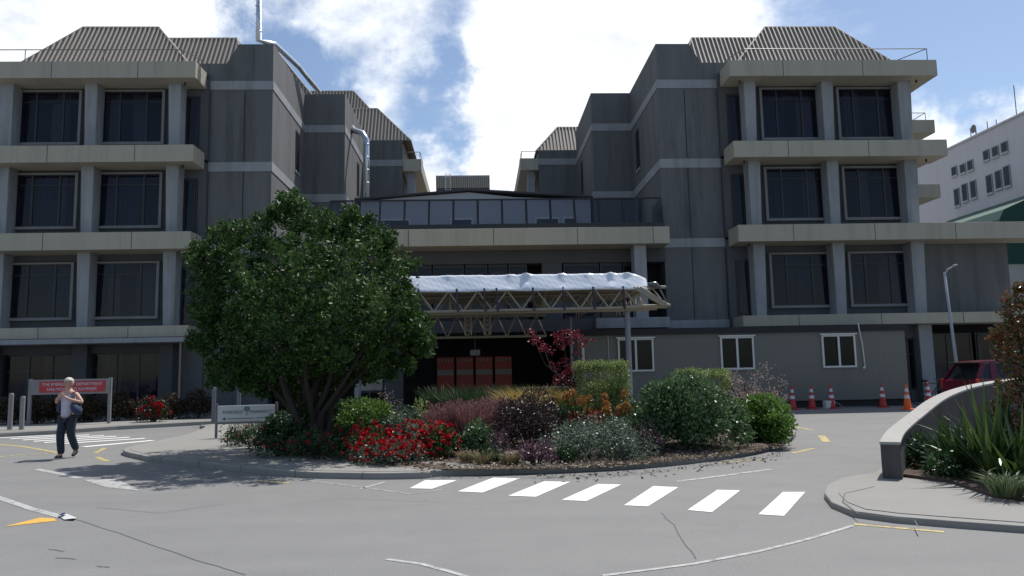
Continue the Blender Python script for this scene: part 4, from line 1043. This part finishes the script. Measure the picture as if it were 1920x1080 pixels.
# red flower patch
for i,(px,Y,w,top,lb) in enumerate(((700,15.1,110,806,'low bush covered in red flowers at the front left of the bed'),(775,15.3,120,796,'low bush thick with red flowers in the middle of the flower patch'),(822,15.0,75,800,'red flowering bush at the right end of the flower patch, beside the small green bush'),(735,14.4,120,828,'lowest red flowers spilling toward the pavement edge'))):
    B('red_flower_bush',lb,'flowering bush',px,Y,w,top,lm_grey if i%2 else lm_green,leaf=.05,lw=.03,per=1500,clump=.14,nc=56,flowers=(lm_red,150,.042,.1),group='red flowering bushes in the front bed')
for i,(px,Y,w,top,lb) in enumerate(((600,16.2,110,808,'dark bush with scattered red flowers at the foot of the tree trunk'),(650,17.0,80,800,'shaded bush with red flowers right of the tree trunk'),(530,16.9,110,812,'shaded low bush with few red flowers left of the tree trunk'),(470,18.7,90,800,'low dark bush with red flowers under the pharmacy sign'))):
    B('red_flower_bush',lb,'flowering bush',px,Y,w,top,lm_dkgreen,leaf=.05,lw=.03,per=1300,clump=.13,nc=36,flowers=(lm_red,(16,34,8,8)[i],.035,.15),group='red flowering bushes under the tree')
B('shrub','pale silvery leafy shrub poking out behind the pharmacy sign','shrub',470,20.6,90,788,lm_grey,leaf=.06,lw=.035,per=700,clump=.15,nc=26)
B('shrub','dark green shrub right of the pharmacy sign, left of the tree trunk','shrub',530,18.8,70,772,lm_dkgreen,leaf=.07,lw=.04,per=1500,clump=.15,nc=30)
B('shrub','bright and dark green leafy shrub right of the tree trunk','shrub',690,18.3,110,745,lm_bright,leaf=.08,lw=.045,per=900,clump=.17,nc=44,ry=.6)
B('shrub','dark green shrub pressed against the right side of the tree trunk','shrub',645,18.9,60,752,lm_dkgreen,leaf=.08,lw=.045,per=1300,clump=.17,nc=40)
B('shrub','thin wispy grey flowering shrub behind the bright green shrub','shrub',722,19.2,70,735,lm_pinkf,leaf=.04,lw=.02,per=500,clump=.13,nc=34,rough=.14)
B('shrub','small pale yellow green shrub left of the pink grass','shrub',790,17.6,46,752,lm_hedge,leaf=.06,lw=.03,per=900,clump=.11,nc=30)
B('shrub','small round fresh green shrub right of the red flowers','shrub',893,15.0,62,793,lm_green,leaf=.055,lw=.032,per=1900,clump=.11,nc=40)
B('shrub','dark purple rounded shrub in the middle of the bed','shrub',993,16.2,130,738,lm_purple,leaf=.05,lw=.028,per=2000,clump=.15,nc=80,rough=.06)
B('shrub','low grey green shrub in front of the purple one','shrub',1115,14.3,180,788,lm_grey,leaf=.05,lw=.026,per=1700,clump=.13,nc=90,ry=.7,rough=.1)
B('shrub','small plum coloured shrub at the front kerb','shrub',1003,13.7,70,826,lm_purple2,leaf=.05,lw=.03,per=1300,clump=.10,nc=34)
B('shrub','small plum shrub left of the round fresh green one in front of the purple shrub','shrub',935,14.6,40,805,lm_purple2,leaf=.045,lw=.026,per=1000,clump=.09,nc=22)
B('shrub','large dense bluish green shrub at the right of the bed','shrub',1287,15.5,196,710,lm_green,leaf=.075,lw=.034,per=1800,clump=.19,nc=130,ry=.95,rough=.04)
B('shrub','thin plum shrub between the grey green and the large green shrub','shrub',1215,14.6,50,790,lm_purple2,leaf=.05,lw=.02,per=700,clump=.12,nc=28)
B('shrub','wide leafy bright green shrub at the island tip','shrub',1425,16.6,110,742,lm_bright,leaf=.11,lw=.055,per=900,clump=.19,nc=60,ry=.6,rough=.05)
B('shrub','dusty pink flowering shrub above the bright green one at the island tip','shrub',1422,17.3,120,700,lm_pinkf,leaf=.04,lw=.022,per=800,clump=.13,nc=80,rough=.10)
B('shrub','brownish stems and pink seed heads behind the clipped hedge','shrub',1390,18.2,70,696,lm_pinkf,leaf=.04,lw=.02,per=600,clump=.12,nc=34,rough=.12)
B('clipped_hedge','taller clipped pale green hedge block beside the canopy post','hedge',1130,19.0,98,681,lm_hedge,leaf=.045,lw=.03,per=3000,clump=.16,nc=110,flat=1,ry=.6)
B('clipped_hedge','flat topped clipped pale green hedge behind the large green shrub','hedge',1322,19.2,96,696,lm_hedge,leaf=.045,lw=.03,per=3000,clump=.15,nc=100,flat=1,ry=.6)
B('shrub','low green filler shrub behind the red flowers, left of the pink plumes','shrub',760,17.2,90,770,lm_grey,leaf=.05,lw=.03,per=1100,clump=.13,nc=40)
B('shrub','low dark green shrub between the round fresh green shrub and the kerb','shrub',925,14.0,46,838,lm_dkgreen,leaf=.05,lw=.03,per=900,clump=.09,nc=24)
B('shrub','low dark shrub at the kerb between the plum and grey green shrubs','shrub',1060,13.9,60,835,lm_dkgreen,leaf=.05,lw=.025,per=1200,clump=.1,nc=34)
B('shrub','low leafy shrub at the kerb below the right side of the grey green shrub','shrub',1170,13.9,70,832,lm_grey,leaf=.045,lw=.022,per=1000,clump=.1,nc=40)
B('shrub','dark green shrub filling the gap behind the purple shrub','shrub',1060,17.6,90,762,lm_dkgreen,leaf=.06,lw=.03,per=1300,clump=.15,nc=50)
B('shrub','green shrub behind the orange heads, below the taller clipped hedge','shrub',1180,17.6,80,752,lm_dkgreen,leaf=.06,lw=.03,per=1300,clump=.15,nc=50)
B('shrub','yellow green strappy shrub low at the island tip, below the pink flowers','shrub',1455,16.0,50,778,lm_bright,leaf=.09,lw=.04,per=900,clump=.13,nc=34)
# euphorbia-like orange heads
for nm,px0,lb in (('orange_shrub',1088,'shrub with rounded yellow and orange heads left of the canopy post'),('orange_shrub',1155,'shrub with rounded orange heads in front of the canopy post')):
    Y=15.0;x=mid(px0,Y);z0=bz(x,Y);t=thing(nm,lb,'shrub',(x,Y,z0),'orange headed shrubs in the bed')
    hp=[];rg=random.Random(px0)
    for k in range(7):
        c=P(px0+rg.uniform(-30,30),rg.uniform(733,772),Y+rg.uniform(-.2,.2));hp.append((c.x,c.y,c.z,.085*rg.uniform(.8,1.15),1.25))
    Ca,Da=clumppts(hp,26000,.75);leaves('flower_head',Ca,Da,.04,.03,lm_orange,t)
    lo=[(x+rg.uniform(-.38,.38),Y+rg.uniform(-.25,.25),z0+rg.uniform(.1,.62),.13) for k in range(26)]
    Ca,Da=clumppts(lo,2500,.4);leaves('foliage',Ca,Da,.05,.03,lm_rust,t)
    lo=[(h[0],h[1],h[2]-.12,.09) for h in hp];Ca,Da=clumppts(lo,4000,.4);leaves('foliage',Ca,Da,.05,.03,lm_bright,t)
    b=MB()
    for h in hp: b.tube((x,Y,z0),h[:3],.012,n=5)
    b.build('stem',m_twig,t)
B('shrub','dark leafy shrub hugging the left foot of the tree trunk','shrub',560,17.0,60,770,lm_dkgreen,leaf=.07,lw=.04,per=1100,clump=.15,nc=34)
# grasses
for i,(px,Y,w,top,lb) in enumerate(((845,17.3,70,752,'left tuft of dusty pink feathery grass'),(885,17.0,80,746,'middle tuft of dusty pink feathery grass'),(925,17.5,60,742,'right tuft of dusty pink feathery grass beside the purple shrub'),(818,16.9,40,768,'small low tuft of pink grass behind the red flowers'))):
    Y=sh(Y,px);x=mid(px,Y);z0=bz(x,Y);grass('pink_tufted_plant',lb,x,Y,z0,w/2/F*Y*1.3,P(px,top,Y).z-z0,lm_pinkg,n=700,w=.007,lean=.25,group='pink grasses in the bed',plume=(lm_pinkg,220,.05))
for i,(px,Y,w,top,lb) in enumerate(((1000,20.4,110,706,'golden yellow arching grass behind the purple shrub'),(970,20.0,60,716,'smaller golden grass tuft at the left of the big golden one'),(1040,19.8,60,722,'small golden grass tuft toward the red maple'))):
    Y=sh(Y,px);x=mid(px,Y);z0=bz(x,Y);grass('golden_tufted_plant',lb,x,Y,z0,w/2/F*Y*1.1,P(px,top,Y).z-z0,lm_yelg,n=1100,w=.006,lean=.7,group='golden grasses in the bed')
for i,(px,Y,w,top,lb) in enumerate(((830,22.3,60,712,'dark green grass clump in front of the leftmost red barrier'),(890,22.5,70,708,'dark green grass clump in front of the middle red barriers'),(945,22.3,70,710,'dark green grass clump in front of the rightmost red barrier'),(1065,21.2,50,712,'dark green clump behind the red maple stem'),(865,20.8,60,722,'low dark grass clump behind the pink grass'),(925,20.9,60,724,'low dark grass clump behind the pink grass, nearer the golden grass'))):
    Y=sh(Y,px);x=mid(px,Y);z0=bz(x,Y);grass('dark_tufted_plant',lb,x,Y,z0,w/2/F*Y*1.3,P(px,top,Y).z-z0,lm_darkgrass,n=900,w=.010,lean=.5,group='dark grasses at the back of the bed')
for px,Y,w,lb in ((905,13.9,40,'dry straw coloured tuft below the small green shrub'),(955,13.7,36,'dry straw tuft between the small green and plum shrubs'),(875,14.2,30,'dry straw tuft right of the red flowers')):
    Y=sh(Y,px);x=mid(px,Y);z0=bz(x,Y);grass('straw_tufted_plant',lb,x,Y,z0,w/2/F*Y,.28,leafm('straw',[(.2,.16,.08),(.32,.27,.15)],.7,.3),n=260,w=.006,lean=.8,group='straw tufts at the front of the bed')
# red maple
Y=19.6;x=mid(1078,Y);z0=bz(x,Y);MT=thing('red_maple','small red leaved maple with thin bare stems, left of the taller clipped hedge','tree',(x,Y,z0))
mp=[(1005,638,16),(1020,652,14),(1000,625,10),(1050,630,15),(1062,622,13),(1080,630,16),(1095,640,13),(1040,690,12),(1065,700,14),(1050,712,16),(1072,690,13),(1030,660,10),(1085,660,9),(1070,640,14),(1045,645,11),(1060,675,10),(1088,705,10),(1075,720,14)]
cl=[]
for a,c,r in mp:
    p=P(a,c,Y+R.uniform(-.25,.25));cl.append((p.x,p.y,p.z,r/F*Y,.8))
    for k in range(3): 
        cl.append((p.x+R.gauss(0,.14),p.y+R.gauss(0,.14),p.z+R.gauss(0,.10),.07,.6))
Ca,Da=clumppts(cl,1900,.2);leaves('crown',Ca,Da,.06,.04,lm_maple,MT)
b=MB()
s=Vector((x,Y,z0-.05))
for a,c in ((1003,640),(1055,628),(1090,640),(1048,705),(1020,655),(1078,660)):
    e=P(a,c,Y+R.uniform(-.15,.15));b.path([s,s.lerp(Vector((x,Y,e.z)),.45)+Vector((R.uniform(-.03,.03),0,0)),s.lerp(e,.75)+Vector((0,0,-.05)),e],[.028,.022,.014,.006],6)
b.build('trunk',m_bark,MT,smooth=True)
# left hedge row
hl=('shaded reddish brown hedge bush at far left behind the crossing','shaded hedge bush behind the left end of the red sign','shaded hedge bush below the red sign','shaded hedge bush behind the walking person','shaded hedge bush right of the walking person','shaded hedge bush left of the red flowered one','shaded hedge bush right of the red flowered one','last shaded hedge bush before the pharmacy sign')
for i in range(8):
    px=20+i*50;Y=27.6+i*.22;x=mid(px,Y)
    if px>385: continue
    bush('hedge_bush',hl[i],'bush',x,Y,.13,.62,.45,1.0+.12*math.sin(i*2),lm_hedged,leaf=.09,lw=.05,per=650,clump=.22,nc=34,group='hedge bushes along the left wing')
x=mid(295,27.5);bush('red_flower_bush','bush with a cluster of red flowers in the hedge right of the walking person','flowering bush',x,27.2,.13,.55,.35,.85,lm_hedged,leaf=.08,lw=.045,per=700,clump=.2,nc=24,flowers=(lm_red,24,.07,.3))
# mulch litter
C_=[];D_=[]
for k in range(2600):
    q=R.random();px=R.uniform(800,1470) if q<.8 else R.uniform(600,800)
    yb=880-(max(0,px-1000)/470)**2*40 if px>800 else 862+ (px-660)*.12
    p=G(px,yb-R.random()**1.5*26+ (2 if q<.9 else 8)*R.random(),.12);C_.append((p.x,p.y,.135+R.random()*.03+max(0,moundz(p.x,p.y)-.13)));D_.append((R.gauss(0,1),R.gauss(0,1),R.gauss(0,.15)))
tag(leaves('leaf_litter',C_,D_,.06,.03,leafm('dry_leaf',[(.12,.08,.05),(.25,.18,.12),(.45,.38,.30)],.8,.1)),'dry leaves and bark chips scattered on the front of the bed','leaf litter',None,'stuff')
C_=[];D_=[]
for k in range(130):
    px=R.uniform(1000,1480);p=G(px,892-(max(0,px-1000)/480)**2*45+R.random()**2*14,.0);C_.append((p.x,p.y,.012));D_.append((R.gauss(0,1),R.gauss(0,1),R.gauss(0,.1)))
tag(leaves('leaf_litter',C_,D_,.06,.035,bpy.data.materials['dry_leaf']),'dry leaves lying in the gutter below the kerb','leaf litter',None,'stuff')

# right side: flax, small grass, photinia
def flax(cx,cy,z0,n,L,label,wd=.035):
    t=thing('flax_plant',label,'plant',(cx,cy,z0),'flax plants in front of the retaining wall')
    b=MB()
    for k in range(n):
        a=R.random()*6.283;e=R.uniform(.75,1.5);l=L*R.uniform(.55,1.05);d=Vector((math.cos(a)*math.cos(e),math.sin(a)*math.cos(e),math.sin(e)))
        base=Vector((cx+R.uniform(-.12,.12),cy+R.uniform(-.12,.12),z0));side=d.cross(Vector((0,0,1))).normalized();nn=side.cross(d)
        bend=R.uniform(.02,.25)*l*(1.6-e)*1.5;vs=[];S_=7
        fold=R.random()<.15
        for i in range(S_+1):
            tt=i/S_;p=base+d*l*tt-Vector((0,0,bend*tt**2.4*1.5))+Vector((d.x,d.y,0))*bend*tt*tt*.6
            if fold and tt>.6: p-=Vector((0,0,(tt-.6)*l*.9))
            w=wd*(.7+.6*math.sin(math.pi*min(1,tt*1.1+.1)))*(1-tt**3)
            vs+= [p-side*w,p+nn*w*-.35,p+side*w]
        k0=[]
        for i in range(S_): j=i*3;k0+= [(j,j+1,j+4,j+3),(j+1,j+2,j+5,j+4)]
        b.add(vs,k0)
    b.build('leaves',m_flax,t);return t
m_flax2=None
g1=mid(1850,9.3);flax(g1,9.3,.12,64,1.45,'large upright flax with long sword leaves in front of the concrete wall',.026)
g2=mid(1905,8.9);flax(g2,8.9,.12,46,1.1,'flax at the right edge of the photo with leaves bending outward',.024)
g3=mid(1825,9.6);flax(g3,9.75,.12,40,1.25,'smaller flax fan close against the concrete wall',.026)
g4=mid(1775,10.4);flax(g4,10.4,.12,40,.95,'lowest flax fan at the left, nearest the end of the concrete wall',.024)
g5=mid(1890,10.3);flax(g5,10.3,.12,50,1.3,'flax behind the large one, beneath the bronze shrub',.026)
for px_,Y_,lb_ in ((1745,10.9,'dark low shrub at the foot of the wall face, left of all the flax'),(1800,9.9,'dark low ground cover shrub under the left flax'),(1850,10.6,'dark ground cover shrub between the flax and the concrete wall'),(1905,9.9,'dark ground cover shrub beneath the flax at the right edge')):
    bush('shrub',lb_,'shrub',mid(px_,Y_),Y_,.1,.55,.4,.42,lm_dkgreen,leaf=.07,lw=.035,per=900,clump=.16,nc=44)
x=mid(1872,8.35);grass('striped_tufted_plant','low arching pale grass tuft at the foot of the flax',x,8.35,.12,.22,.34,leafm('striped',[(.08,.13,.05),(.3,.36,.2)],.4,.3),n=260,w=.007,lean=1.0)
x=mid(1925,8.3);grass('striped_tufted_plant','low arching pale grass tuft at the right edge beside the pavement',x,8.1,.12,.22,.30,bpy.data.materials['striped'],n=220,w=.007,lean=1.0)
PT=thing('photinia_shrub','tall shrub with red bronze and green leaves at the right edge','shrub',(mid(1930,10.4),10.4,.12))
cl=[];Y=10.4
for a,c,r in ((1905,560,22),(1890,590,22),(1925,580,30),(1880,625,24),(1910,620,32),(1880,660,20),(1900,650,28),(1930,640,40),(1940,560,30),(1900,690,24),(1930,690,30),(1895,730,26),(1925,740,34),(1880,750,20),(1960,620,50),(1960,700,50),(1870,635,12),(1915,535,14),(1900,790,30),(1930,800,34),(1885,820,24),(1925,850,28),(1860,770,16)):
    p=P(a,c,Y+R.uniform(-.25,.25));cl.append((p.x,p.y,p.z,r/F*Y,.95))
sub=[]
for c in cl:
    for k in range(5):
        d=Vector((R.gauss(0,1),R.gauss(0,1),R.gauss(0,1))).normalized()*c[3]*R.uniform(.6,1.1);sub.append((c[0]+d.x,c[1]+d.y,c[2]+d.z,.07))
Ca,Da=clumppts(cl+sub,4200,.3);leaves('foliage',Ca,Da,.06,.032,lm_phot,PT)
b=MB();s=Vector((mid(1930,10.4),10.4,.1))
for a,c in ((1905,600),(1890,660),(1930,640),(1925,740),(1895,790)):
    e=P(a,c,10.4);b.path([s,s.lerp(e,.5)+Vector((.05,0,0)),e],[.04,.025,.01],6)
b.build('stem',m_bark,PT)

# ------------------------------------------------------------------ person
def skin(name,verts,edges,radii,mat,parent,root=0,sub=2):
    me=bpy.data.meshes.new(name);me.from_pydata(verts,edges,[]);o=bpy.data.objects.new(name,me);COL.objects.link(o)
    m1=o.modifiers.new('s','SKIN');m1.use_smooth_shade=True
    for i,r in enumerate(radii):
        me.skin_vertices[0].data[i].radius=(r if hasattr(r,'__len__') else (r,r));me.skin_vertices[0].data[i].use_root=(i==root)
    m2=o.modifiers.new('b','SUBSURF');m2.levels=sub;m2.render_levels=sub
    bpy.context.view_layer.update()
    nm=bpy.data.meshes.new_from_object(o.evaluated_get(bpy.context.evaluated_depsgraph_get()))
    bpy.data.objects.remove(o);nm.name=name;nm.materials.clear();nm.materials.append(mat)
    for p in nm.polygons:p.use_smooth=True
    q=bpy.data.objects.new(name,nm);COL.objects.link(q)
    if parent:q.parent=parent
    return q
PF=G(124,859);PZ=thing('person','short-haired person in white vest and dark jeans walking by the far zebra crossing','person',tuple(PF));LOC[PZ.name]=Vector((0,0,0))
PZ.rotation_euler=(0,0,rad(-12))
V=[(0,0,.90),(0,-.005,1.05),(0,-.01,1.22),(0,0,1.36),(0,-.01,1.44),(0,-.03,1.50),   #0-5 pelvis..neck
   (-.17,0,1.34),(-.27,-.02,1.16),(-.12,-.20,1.24),(-.05,-.235,1.27),   #6-9 image-left arm: shoulder, elbow, wrist, hand
   (.17,0,1.34),(.36,-.03,1.15),(.16,-.20,1.24),(.07,-.235,1.30),       #10-13 image-right arm
   (-.09,0,.86),(-.085,-.10,.48),(-.07,-.06,.09),(-.075,-.19,.035),      #14-17 front leg
   (.09,0,.86),(.08,.0,.49),(.05,.22,.16),(.05,.12,.04),                 #18-21 back leg
   (0,-.035,1.565),(0,-.04,1.63)]
Eg=[(0,1),(1,2),(2,3),(3,4),(4,5),(3,6),(6,7),(7,8),(8,9),(3,10),(10,11),(11,12),(12,13),(0,14),(14,15),(15,16),(16,17),(0,18),(18,19),(19,20),(20,21),(5,22),(22,23)]
Rd=[(.13,.11),(.115,.095),(.125,.105),(.10,.08),.052,.055,.055,.038,.028,.03,.055,.038,.028,.03,.085,.058,.04,.035,.085,.058,.04,.035,(.078,.092),(.062,.075)]
skin('body',V,Eg,Rd,m_skin,PZ)
# vest
skin('vest',[(0,.0,.80),(0,-.005,.98),(0,-.015,1.22),(0,-.005,1.345),(-.10,-.0,1.36),(.10,.0,1.36)],[(0,1),(1,2),(2,3),(3,4),(3,5)],[(.165,.125),(.145,.118),(.155,.13),(.11,.09),.055,.055],m_lav,PZ,sub=2)
skin('trousers',[(0,0,.93),(-.09,0,.84),(-.085,-.10,.48),(-.07,-.06,.07),(.09,0,.84),(.08,0,.49),(.055,.22,.14)],[(0,1),(1,2),(2,3),(0,4),(4,5),(5,6)],[(.165,.14),.11,.085,.072,.11,.085,.07],m_jean,PZ)
skin('shoe',[(-.07,-.03,.05),(-.075,-.12,.04),(-.078,-.22,.033)],[(0,1),(1,2)],[(.045,.05),(.045,.042),(.04,.03)],m_shoe,PZ)
skin('shoe',[(.05,.24,.15),(.05,.18,.075),(.05,.11,.035)],[(0,1),(1,2)],[(.045,.05),(.045,.042),(.04,.03)],m_shoe,PZ)
b=MB();b.box(-.115,-.038,-.25,.01,.0,.018);b.build('shoe_sole',m_sole,PZ,bevel=.01);
# hair shell
bm=bmesh.new();bmesh.ops.create_uvsphere(bm,u_segments=24,v_segments=14,radius=1)
for v in bm.verts:
    n_=.02*math.sin(v.co.x*17+v.co.z*9)+.015*math.sin(v.co.y*23)
    x,y,z=v.co;v.co=Vector((x*.092*(1+n_),-.02+y*.105*(1+n_),1.595+z*.10*(1+n_)))
for v in [v for v in bm.verts if v.co.z<1.60 and v.co.y<-.06 or v.co.z<1.52]: v.co.y=max(v.co.y,-.03);v.co.x*=.8
me=bpy.data.meshes.new('hair');bm.to_mesh(me);bm.free();me.materials.append(m_hair)
for p in me.polygons:p.use_smooth=True
o=bpy.data.objects.new('hair',me);COL.objects.link(o);o.parent=PZ
# face
b=MB();b.path([(0,-.118,1.575),(0,-.142,1.555),(0,-.118,1.545)],[.008,.014,.008],8);b.build('nose',m_skin,PZ,smooth=True)
for sx in (-.032,.032):
    b=MB();b.lathe((sx,-.118,1.585),[(.002,-.006),(.010,0),(.002,.006)],10);b.build('eye',m_shoe,PZ)
b=MB();b.path([(-.025,-.118,1.522),(0,-.125,1.520),(.025,-.118,1.522)],.005,6);b.build('mouth',surf('lips',(.35,.12,.12),.5),PZ)
for sx in (-.082,.082):
    b=MB();b.path([(sx,-.03,1.54),(sx*1.08,-.025,1.565),(sx,-.03,1.59)],[.008,.012,.008],6);b.build('ear',m_skin,PZ,smooth=True)
# hands fingers
for (hx,hy,hz,s1) in ((-.05,-.235,1.27,1),(.07,-.235,1.30,-1)):
    for k in range(4):
        zz=hz+.028-.017*k;L_=(.062,.07,.066,.05)[k]
        skin('finger',[(hx,hy,zz),(hx+s1*L_*.55,hy-.018,zz+.004),(hx+s1*L_,hy-.004,zz-.008)],[(0,1),(1,2)],[.009,.0085,.007],m_skin,PZ,sub=1)
    skin('thumb',[(hx-s1*.02,hy,hz+.03),(hx+s1*.012,hy-.02,hz+.055),(hx+s1*.035,hy-.02,hz+.06)],[(0,1),(1,2)],[.011,.01,.008],m_skin,PZ,sub=1)
# jacket hanging image-left & bag image-right: bag is its own thing
skin('jacket',[(-.13,.03,1.36),(-.22,.06,1.2),(-.28,.10,1.02),(-.27,.10,.93)],[(0,1),(1,2),(2,3)],[(.04,.05),(.06,.07),(.09,.09),(.05,.06)],m_navy,PZ)
bg=thing('shoulder_bag','slouchy navy shoulder bag carried by the walking person','bag',tuple(PF));bg.rotation_euler=PZ.rotation_euler
skin('bag_body',[(.17,-.10,1.16),(.24,-.09,1.06),(.29,-.07,.98),(.36,-.04,1.03)],[(0,1),(1,2),(2,3)],[(.06,.06),(.14,.11),(.17,.13),(.09,.09)],m_navy,bg)
b=MB();b.path([(.20,-.10,1.12),(.19,-.13,1.25),(.15,-.08,1.37),(.17,.02,1.40),(.22,.08,1.25),(.27,.06,1.1)],.014,6)
o=b.build('strap',m_navy,smooth=True);o.parent=bg

# ------------------------------------------------------------------ light
sv=Vector((.36,.38,1)).normalized()
el=math.asin(sv.z);az=math.atan2(sv.x,sv.y)
sd=bpy.data.lights.new('sun','SUN');sd.energy=4.6;sd.angle=rad(.53);sd.color=(1,.955,.89)
so=bpy.data.objects.new('sun',sd);COL.objects.link(so);so.rotation_euler=sv.to_track_quat('Z','Y').to_euler()
w=bpy.data.worlds.new('World');sc.world=w;w.use_nodes=True;n=w.node_tree;n.nodes.clear()
out=n.nodes.new('ShaderNodeOutputWorld');sky=N(n,'ShaderNodeTexSky',sky_type='NISHITA',sun_disc=False);sky.sun_elevation=el;sky.sun_rotation=az
sky.air_density=1.0;sky.dust_density=.6
bg1=N(n,'ShaderNodeBackground',Strength=.125);n.links.new(sky.outputs[0],bg1.inputs[0])
tc=N(n,'ShaderNodeTexCoord');sep=N(n,'ShaderNodeSeparateXYZ');n.links.new(tc.outputs['Generated'],sep.inputs[0])
def mth(op,a,b_=None,c=None):
    x=N(n,'ShaderNodeMath',operation=op)
    for i,v in enumerate((a,b_,c)):
        if v is None: continue
        if isinstance(v,(int,float)): x.inputs[i].default_value=v
        else: n.links.new(v,x.inputs[i])
    return x.outputs[0]
zz=mth('ADD',mth('MAXIMUM',sep.outputs[2],0),.22)
cmb=N(n,'ShaderNodeCombineXYZ');n.links.new(mth('DIVIDE',sep.outputs[0],zz),cmb.inputs[0]);n.links.new(mth('DIVIDE',sep.outputs[1],zz),cmb.inputs[1]);cmb.inputs[2].default_value=5.1
n1=N(n,'ShaderNodeTexNoise',Scale=2.3,Detail=10,Roughness=.58,Distortion=.25);n.links.new(cmb.outputs[0],n1.inputs['Vector'])
n2=N(n,'ShaderNodeTexNoise',Scale=5.5,Detail=8,Roughness=.6);n.links.new(cmb.outputs[0],n2.inputs['Vector'])
acc=n1.outputs['Fac']
wn=N(n,'ShaderNodeTexNoise',Scale=5,Detail=6,Roughness=.65);n.links.new(tc.outputs['Generated'],wn.inputs['Vector'])
ws=N(n,'ShaderNodeVectorMath',operation='SUBTRACT');n.links.new(wn.outputs['Color'],ws.inputs[0]);ws.inputs[1].default_value=(.5,.5,.5)
wm=N(n,'ShaderNodeVectorMath',operation='SCALE');n.links.new(ws.outputs[0],wm.inputs[0]);wm.inputs['Scale'].default_value=.30
wa=N(n,'ShaderNodeVectorMath',operation='ADD');n.links.new(tc.outputs['Generated'],wa.inputs[0]);n.links.new(wm.outputs[0],wa.inputs[1])
acc=mth('ADD',acc,mth('MULTIPLY_ADD',n2.outputs['Fac'],.45,-.225))
# clear and cloudy patches, placed by direction in the sky
for px,py,sig,amp in ((440,110,.06,-.20),(600,190,.07,-.26),(690,270,.05,-.14),(540,60,.05,-.12),(830,180,.055,-.30),(860,110,.04,-.16),(790,250,.045,-.2),(860,270,.04,-.22),(860,20,.05,-.12),(560,160,.05,-.14),(960,130,.02,-.12),(700,100,.03,-.10),(480,20,.05,-.15),
                      (1720,40,.16,-.40),(1480,30,.07,-.10),(1600,30,.05,.10),(1560,60,.05,.08),(1560,110,.07,-.2),(1900,90,.09,-.32),(1680,100,.04,.14),(1800,180,.05,.1),(20,330,.06,-.12),(60,60,.06,-.08),
                      (150,20,.18,.26),(300,20,.10,.15),(330,40,.08,.10),(620,90,.05,.14),(740,40,.05,.12),(1250,90,.17,.26),(1050,60,.12,.14),(1150,230,.20,.26),(1000,200,.10,.10),(760,60,.05,.10),(930,60,.035,-.12),(900,200,.04,.10),(800,320,.05,.12),(1080,20,.04,-.10),(960,240,.03,-.1),(1850,270,.11,.34),(1780,330,.13,.3),(950,250,.07,.22),(900,360,.10,.25),(740,210,.04,.16),(700,150,.03,.1)):
    dd=ray(px,py).normalized();v=N(n,'ShaderNodeVectorMath',operation='DISTANCE');n.links.new(wa.outputs[0],v.inputs[0]);v.inputs[1].default_value=dd
    g_=mth('EXPONENT',mth('MULTIPLY',mth('POWER',mth('DIVIDE',v.outputs['Value'],sig),2),-1))
    acc=mth('ADD',acc,mth('MULTIPLY',g_,amp))
cr=N(n,'ShaderNodeValToRGB');cr.color_ramp.elements[0].position=.30;cr.color_ramp.elements[1].position=.76;
for dv,sig,amp in (((0,-1,.3),.9,-.35),((0,0,1),.5,-.2)):  # thins unseen cloud behind the camera and overhead to keep the facade dark
    v=N(n,'ShaderNodeVectorMath',operation='DISTANCE');n.links.new(tc.outputs['Generated'],v.inputs[0]);v.inputs[1].default_value=Vector(dv).normalized()
    acc=mth('ADD',acc,mth('MULTIPLY',mth('EXPONENT',mth('MULTIPLY',mth('POWER',mth('DIVIDE',v.outputs['Value'],sig),2),-1)),amp))
n.links.new(acc,cr.inputs[0])
cr.color_ramp.interpolation='EASE'
# brighter toward the sun, greyer bellies
dot=N(n,'ShaderNodeVectorMath',operation='DOT_PRODUCT');n.links.new(tc.outputs['Generated'],dot.inputs[0]);dot.inputs[1].default_value=sv
near_=mth('MINIMUM',mth('MULTIPLY_ADD',mth('MAXIMUM',dot.outputs['Value'],0),2.3,.05),1.08)
cs=mth('MULTIPLY',near_,mth('MULTIPLY_ADD',n2.outputs['Fac'],.8,.66))
bg2=N(n,'ShaderNodeBackground');bg2.inputs[0].default_value=(.93,.96,1,1);n.links.new(cs,bg2.inputs[1])
mx=N(n,'ShaderNodeMixShader');n.links.new(cr.outputs[0],mx.inputs[0]);n.links.new(bg1.outputs[0],mx.inputs[1]);n.links.new(bg2.outputs[0],mx.inputs[2]);n.links.new(mx.outputs[0],out.inputs[0])
vs_=sc.view_settings;vs_.view_transform='Standard';vs_.look='None';vs_.gamma=1;vs_.exposure=.06
sc.render.engine='CYCLES'
